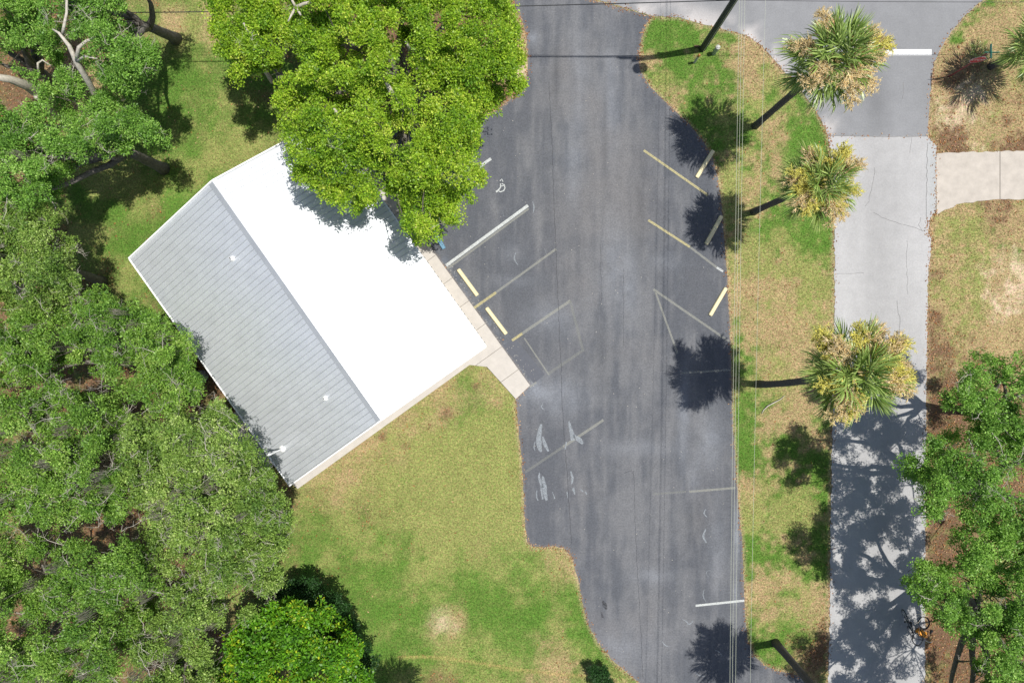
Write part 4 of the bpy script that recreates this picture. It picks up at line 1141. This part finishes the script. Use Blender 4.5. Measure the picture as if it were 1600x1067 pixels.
LIME = dict(up=.5, clumps=42, per=34, crad=(.10, .34), size=.105, aspect=.6, spacing=.86, lobe=(.28, .95))
tree('lime_green_tree', 'huge lime green tree overhanging the white roof and the parking lot', 'tree', (655,150),
     [(430,-80),(806,-80),(806,-20),(804,20),(812,50),(815,80),(821,108),(818,134),(802,148),(790,142),(776,160),(780,178),(770,190),(756,194),(745,212),(755,232),(752,258),(758,276),(752,306),(736,318),(728,345),(700,352),(684,342),(690,366),(682,372),(658,380),(640,372),(628,352),(634,338),(624,318),(606,308),(588,318),(566,318),(560,330),(548,344),(534,340),(532,320),(508,310),(492,292),(478,290),(462,280),(458,262),(446,252),(450,232),(428,205),(432,182),(425,160),(440,148),(430,138),(446,118),(455,90),(440,60)],
     9.2, 'lime_leaf', 'bark', 40, **LIME, gap=.06, trunk_r=.42, dome=2.6, twigs=.12, dead=16, nlimbs=10, ztop_jit=1.25, extra=XL4, holes=((545,72,12),(548,148,7),(640,75,6),(530,182,5),(616,155,6)), low=.45, fuzz=3)
tree('lime_green_tree', 'yellower lime green tree left of the huge one, casting shade on the lawn', 'tree', (455,130),
     [(322,-80),(428,-80),(440,20),(450,52),(446,86),(430,110),(418,98),(400,122),(384,114),(374,130),(360,118),(350,98),(336,80),(328,52),(340,30),(318,14)], 8.0, 'lime_leaf', 'bark', 41, **LIME, gap=.10, trunk_r=.24, dome=1.6, twigs=.2, dead=22, nlimbs=6, low=.6, extra=XL3, holes=((416,85,9),(462,12,11),(436,60,5)))

RO = dict(clumps=32, per=46, crad=(.08, .32), size=.10, aspect=.52, spacing=.97, lobe=(.38, 1.0), twigs=.08, up=.5, ztop_jit=.9, low=.38)
OAKR = 'live oaks right of the side road'
tree('oak_tree', 'fresh green oak right of the side road just below the dry lawn', 'oak tree', (1508,640),
     [(1512,548),(1530,542),(1548,560),(1575,556),(1588,545),(1690,540),(1690,720),(1600,712),(1570,705),(1540,680),(1510,668),(1498,640),(1470,645),(1462,615),(1482,606),(1504,612),(1500,585)], 8.4, 'oak_fresh', 'bark', 50, **RO, gap=.07, trunk_r=.28, dead=33, group=OAKR, holes=((1562,602,7),),)
tree('oak_tree', 'fresh green oak whose branch reaches furthest over the side road', 'oak tree', (1500,740),
     [(1382,722),(1408,720),(1432,712),(1445,680),(1470,676),(1500,668),(1540,668),(1575,695),(1690,695),(1690,860),(1600,855),(1560,850),(1530,830),(1500,800),(1480,790),(1458,812),(1462,835),(1440,832),(1445,805),(1422,800),(1434,775),(1428,755),(1402,745)], 8.9, 'oak_fresh', 'bark', 51, **RO, gap=.07, trunk_r=.34, dead=44, group=OAKR, holes=((1555,725,8),(1525,755,8)), nlimbs=8)
tree('oak_tree', 'fresh green oak in the bottom right corner beside the bicycles', 'oak tree', (1505,930),
     [(1395,915),(1412,900),(1432,905),(1432,872),(1450,874),(1470,885),(1488,868),(1485,836),(1520,805),(1560,825),(1600,825),(1690,835),(1690,1240),(1480,1240),(1425,1190),(1432,1130),(1470,1100),(1520,1085),(1545,1062),(1522,1038),(1512,1005),(1472,985),(1458,958),(1440,945),(1420,950),(1408,938)], 8.3, 'oak_fresh', 'bark', 52, **RO, gap=.07, trunk_r=.3, dead=55, group=OAKR, holes=((1500,905,10),(1478,930,6)), nlimbs=8)

# ---------------------------------------------------------------- palms
def frond_mesh(seed, droop):
    rng = random.Random(seed)
    V, F, Cc = [], [], []
    def quadstrip(pts, ws, side, col):
        n0 = len(V)
        for p, w in zip(pts, ws):
            V.append(p - side * w / 2); V.append(p + side * w / 2); Cc.extend([col, col])
        for i in range(len(pts) - 1): F.append((n0+2*i, n0+2*i+1, n0+2*i+3, n0+2*i+2))
    X, Y, Z = Vector((1,0,0)), Vector((0,1,0)), Vector((0,0,1))
    pl = rng.uniform(.85, 1.05)
    pet = [Vector((t*pl, 0, -droop*.12*(t**2))) for t in (0, .33, .66, 1)]
    quadstrip(pet, [.05,.04,.035,.03], Y, (.35,.6,0)); quadstrip(pet, [.04,.03,.03,.02], Z, (.35,.6,0))
    cost = [pet[-1] + Vector((t*.55, 0, -t*t*(.18+.25*droop))) for t in (0, .25, .5, .75, 1)]
    n = 34
    for i in range(n):
        f = i/(n-1)*2-1
        c = cost[min(4, int((1-abs(f))*4.99))]
        a = f*math.radians(118)*(.55+.45*abs(f)) if abs(f) > .05 else 0
        L = (.95 - .25*abs(f)**2)*rng.uniform(.85,1.1)
        dr = Vector((math.cos(a), math.sin(a), .10*math.cos(i*PI)))
        dr.normalize()
        k = droop*.45+.30+rng.uniform(-.1,.25)
        pts = [c, c+dr*L*.4-Z*.04*k, c+dr*L*.72-Z*.20*k*L, c+dr*L*.95-Z*.55*k*L]
        side = dr.cross(Z).normalized()
        tilt = (Z*(.8 if i % 2 else -.8)+side).normalized()
        col = (rng.uniform(.05,.7), rng.random(), 0)
        quadstrip(pts, [.03,.065,.05,.008], tilt, col)
    me = bpy.data.meshes.new('frond'); me.from_pydata([tuple(v) for v in V], [], F)
    at = me.color_attributes.new('Col','FLOAT_COLOR','POINT')
    for i, c in enumerate(Cc): at.data[i].color = (*c, 1)
    me.materials.append(M['palm_leaf']); return me
FR = [[frond_mesh(100+i*7+d, d) for i in range(3)] for d in (0, 1, 2)]
def stalk_mesh(seed, mat):
    rng = np.random.default_rng(seed)
    # arching stem
    t = np.linspace(0, 1, 7); L = 1.75
    stem = np.stack([t*L*.95, 0*t, 0.75*np.sin(t*2.1) - .35*t*t], 1)
    A = list(stem[:-1]); B = list(stem[1:]); r0 = list(np.linspace(.022,.01,6)); r1 = list(np.linspace(.02,.008,6))
    A2, B2, s0, s1 = [], [], [], []
    for i in range(54):
        q = rng.uniform(.34, 1); p = np.array([np.interp(q, t, stem[:,j]) for j in range(3)])
        d = np.array([rng.uniform(.2,1.1), rng.normal(0,.8), rng.normal(0,.25)-.05]); d /= np.linalg.norm(d)
        e = p + d*rng.uniform(.22,.55)*(1.25-.4*q)
        A2.append(p); B2.append(e); s0.append(.009); s1.append(.005)
        for j in range(17):
            w = rng.uniform(.2,1); p2 = p+(e-p)*w
            dd = d*.6+rng.normal(0,.8,3); dd /= np.linalg.norm(dd)
            A2.append(p2); B2.append(p2+dd*rng.uniform(.06,.16)); s0.append(.011); s1.append(.007)
    me = seg_mesh('flower_stalk', A+A2, B+B2, r0+s0, r1+s1, 3)
    at = me.color_attributes.new('Col','FLOAT_COLOR','POINT')
    n = len(me.vertices); c4 = np.ones((n,4),np.float32); c4[:,0] = np.repeat(rng.uniform(.1,1,n//6), 6); c4[:,1] = np.repeat(rng.uniform(0,1,n//6),6)
    at.data.foreach_set('color', c4.ravel())
    me.materials.append(M[mat]); return me
ST = {m: [stalk_mesh(60+i, m) for i in range(3)] for m in ('flower_tan', 'flower_yellow')}

def palm(label, base, crown, z, seed, nf=34, scale=1.0, stalks=(6, 6), trunk_r=.17, group='sabal palms along the grass strip', lean=.15):
    rnd = random.Random(seed)
    b = W(*base); c = W(crown[0], crown[1], z)
    o = empty('palm_tree', b, label, 'palm tree', group)
    d = c - b
    pts = []
    for i in range(11):
        t = i/10
        h = t**1.35 if lean > 0 else t
        pts.append(Vector((b.x + d.x*h, b.y + d.y*h, z*t - .25*t)))
    MB().tube(pts, [trunk_r*1.3, trunk_r*1.1] + [trunk_r*(1+.03*(-1)**i) for i in range(2, 10)] + [trunk_r*1.15], 14).put('trunk', M['palm_bark'], o, True)
    # leaf boots just under the crown
    bt = MB()
    for k in range(26):
        w = rnd.uniform(0, 2*PI); zz = rnd.uniform(-1.1, -.1)
        q = c+Vector((0,0,zz-.15)); dr = Vector((math.cos(w), math.sin(w), .9)).normalized()
        bt.tube([q+Vector((math.cos(w),math.sin(w),0))*trunk_r*.8, q+dr*(trunk_r+.22)], [.045,.02], 4)
    bt.put('leaf_boots', M['palm_bark'], o, kind='stuff')
    bud = MB().tube([c+Vector((0,0,-.3)), c+Vector((0,0,.1)), c+Vector((0.02,0,.6))], [.14,.09,.01], 8).put('bud', M['palm_leaf'], o)
    ga = PI*(3-5**.5)
    for k in range(nf):
        t = k/(nf-1)
        az = k*ga + rnd.uniform(-.25,.25)
        el = math.radians(74 - 104*t**.9 + rnd.uniform(-10,10))
        dl = 0 if t < .3 else (1 if t < .68 else 2)
        me = FR[dl][rnd.randrange(3)]
        f = bpy.data.objects.new('frond', me); C.objects.link(f)
        f.parent = o; f.matrix_parent_inverse = Matrix.Translation(-o.location)
        s_ = scale*.84*(.80+.25*math.sin(PI*min(1,t+.25)))*rnd.uniform(.9,1.08)
        f.matrix_basis = (Matrix.Translation(c+Vector((0,0,-.1-.5*t))) @ Matrix.Rotation(az,4,'Z') @ Matrix.Rotation(-el,4,'Y') @ Matrix.Rotation(rnd.uniform(-.5,.5),4,'X') @ Matrix.Diagonal((s_,s_,s_,1)))
    for mt, n in (('flower_tan', stalks[0]), ('flower_yellow', stalks[1])):
        for k in range(n):
            f = bpy.data.objects.new('flower_stalk', ST[mt][rnd.randrange(3)]); C.objects.link(f)
            f.parent = o; f.matrix_parent_inverse = Matrix.Translation(-o.location)
            az = rnd.uniform(0, 2*PI) if n > 8 else (2*PI*k/n + (1.1 if mt == 'flower_tan' else .3) + rnd.uniform(-.3,.3))
            el = math.radians(rnd.uniform(-8,16)); s_ = scale*rnd.uniform(.98,1.22)
            f.matrix_basis = Matrix.Translation(c+Vector((0,0,-.1))) @ Matrix.Rotation(az,4,'Z') @ Matrix.Rotation(-el,4,'Y') @ Matrix.Diagonal((s_,s_,s_,1))
    return o
palm('palm with tan flower plumes nearest the top road, its trunk leaning from the grass island', (1180,197), (1302,92), 9.3, 1, nf=50, scale=1.16, stalks=(11,1))
palm('smaller palm between the other two along the side road, leaves mixed with olive flowers', (1178,331), (1281,287), 7.8, 2, nf=40, scale=.96, stalks=(7,8))
palm('palm with many bright yellow and tan flower plumes over the side road', (1186,600), (1334,583), 10.6, 3, nf=50, scale=1.12, stalks=(9,9), trunk_r=.18)
palm('palm at the bottom whose bare trunk leans out of the picture by the side road', (1212,1004), (1350,1166), 10.0, 4, nf=52, scale=1.05, stalks=(3,3), trunk_r=.2)
palm('short green palm at the right edge behind the stop sign', (1548,104), (1628,74), 3.7, 5, nf=46, scale=.98, stalks=(0,1), trunk_r=.17, group='low palms away from the grass strip')
palm('palm standing just below the picture whose spiky shadow falls on the bottom lawn', (705,1094), (640,1182), 7.4, 6, nf=46, scale=.95, stalks=(1,1), group='low palms away from the grass strip')
# low palmetto seedling by the sign
sm = W(1526, 82)
pt = empty('palmetto_seedling', sm, 'small dark palmetto seedling on the dry verge left of the stop sign top', 'seedling')
for k in range(7):
    f = bpy.data.objects.new('frond', FR[1][k % 3]); C.objects.link(f); f.parent = pt
    f.matrix_basis = Matrix.Rotation(k*.9,4,'Z') @ Matrix.Rotation(-math.radians(48),4,'Y') @ Matrix.Scale(.32,4)
# small bush at the bottom by the lot curve
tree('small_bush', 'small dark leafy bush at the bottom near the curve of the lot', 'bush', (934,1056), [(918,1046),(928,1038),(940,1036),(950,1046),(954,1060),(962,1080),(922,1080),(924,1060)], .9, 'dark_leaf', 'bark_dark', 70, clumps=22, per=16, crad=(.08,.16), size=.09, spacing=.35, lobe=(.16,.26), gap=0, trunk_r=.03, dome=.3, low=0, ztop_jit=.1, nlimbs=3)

# ---------------------------------------------------------------- grass blades and dead leaves
def on_pave(px, py, pad=0):
    k = pip(px, py, LOT) | pip(px, py, ROAD_TOP) | pip(px, py, ROAD_DOWN) | pip(px, py, DRIVE) | pip(px, py, WALK) | pip(px, py, PAD)
    return k
def grass():
    rng = np.random.default_rng(5)
    N = 620000
    px = rng.uniform(-30, 1630, N); py = rng.uniform(-30, 1097, N)
    k = ~on_pave(px, py)
    # nothing grows under the dense oaks at the left
    k &= ~pip(px, py, [(-40,480),(120,480),(220,560),(330,640),(400,740),(400,900),(330,1100),(-40,1100)])
    k &= ~pip(px, py, [(250,300),(440,270),(600,560),(470,740),(330,600)])
    px, py = px[k], py[k]
    names, wts = ground_w(px, py)
    wts = np.array(wts)
    bare = wts[names.index('B')] + wts[names.index('S')] * .9
    k = rng.uniform(size=len(px)) > bare * .85
    px, py = px[k], py[k]; wts = wts[:, k]
    pal = np.array([PAL[n] for n in names])
    # each blade takes one of the ground colours at random
    cum = np.cumsum(wts, 0); r = rng.uniform(size=len(px)); pick = (r[None] > cum).sum(0).clip(0, 4)
    mixc = .55 * pal[pick] + .45 * (wts.T @ pal)
    mixc = mixc * rng.uniform(.6, 1.7, len(px))[:, None]
    n = len(px)
    p = np.stack([(px - 800) * S, -(py - 533.5) * S, np.full(n, -.005)], 1)
    a = rng.uniform(0, 2 * PI, n); L = rng.uniform(.05, .11, n); w = rng.uniform(.008, .016, n)
    til = rng.uniform(.25, 1.25, n)
    dr = np.stack([np.cos(a) * np.sin(til), np.sin(a) * np.sin(til), np.cos(til)], 1)
    sd = np.stack([-np.sin(a), np.cos(a), 0 * a], 1)
    V = np.empty((n, 3, 3), np.float32)
    V[:, 0] = p - sd * w[:, None]; V[:, 1] = p + sd * w[:, None]; V[:, 2] = p + dr * L[:, None]
    me = mesh_np('grass', V.reshape(-1, 3), np.arange(n * 3).reshape(n, 3), 3, np.repeat(mixc, 3, 0))
    tag(put('grass', me, M['grass']), 'short lawn grass, green to straw coloured, on every lawn around the lot', 'grass', kind='stuff')
grass()
def litter():
    rng = np.random.default_rng(8)
    N = 150000
    px = rng.uniform(-40, 1640, N); py = rng.uniform(-40, 1107, N)
    k = ~(pip(px, py, LOT) | pip(px, py, ROAD_TOP) | pip(px, py, ROAD_DOWN) | pip(px, py, DRIVE) | pip(px, py, WALK))
    px, py = px[k], py[k]
    names, wts = ground_w(px, py)
    b = wts[names.index('B')] + .12 * wts[names.index('T')]
    k = rng.uniform(size=len(px)) < b * .9
    px, py = px[k], py[k]
    # leaves blown along the pavement edges
    n2 = 2600
    ex, ey = [], []
    for poly, m in ((LOT, 1500), (ROAD_DOWN, 900), (ROAD_TOP, 500)):
        for _ in range(m):
            i = rng.integers(0, len(poly)); q = (i + 1) % len(poly); t = rng.uniform()
            ex.append(poly[i][0] + (poly[q][0]-poly[i][0])*t + rng.normal(0, 3)); ey.append(poly[i][1] + (poly[q][1]-poly[i][1])*t + rng.normal(0, 3))
    px = np.concatenate([px, ex]); py = np.concatenate([py, ey])
    n = len(px)
    p = np.stack([(px - 800) * S, -(py - 533.5) * S, rng.uniform(.02, .045, n)], 1)
    pal = np.array([alb(170,112,66), alb(190,140,92), alb(130,88,58), alb(205,170,130), alb(150,110,80)])
    c = pal[rng.integers(0, 5, n)] * rng.uniform(.7, 1.3, n)[:, None]
    a = rng.uniform(0, 2*PI, n); L = rng.uniform(.03, .07, n)[:, None]
    ax = np.stack([np.cos(a), np.sin(a), rng.uniform(-.3, .3, n)], 1); sd = np.stack([-np.sin(a), np.cos(a), rng.uniform(-.4, .4, n)], 1)
    V = np.empty((n, 4, 3), np.float32)
    V[:, 0] = p - ax*L; V[:, 1] = p - sd*L*.45; V[:, 2] = p + ax*L; V[:, 3] = p + sd*L*.45
    me = mesh_np('fallen_leaves', V.reshape(-1, 3), np.arange(n*4).reshape(n, 4), 4, np.repeat(c, 4, 0))
    tag(put('fallen_leaves', me, M['litter']), 'brown fallen leaves scattered under the oaks and along the pavement edges', 'leaf litter', kind='stuff')
litter()
print('tris', sum(len(o.data.loop_triangles) if o.data.loop_triangles else sum(len(p.vertices)-2 for p in o.data.polygons) if len(o.data.polygons) < 5000 else len(o.data.polygons)*2 for o in C.objects if o.type == 'MESH'))
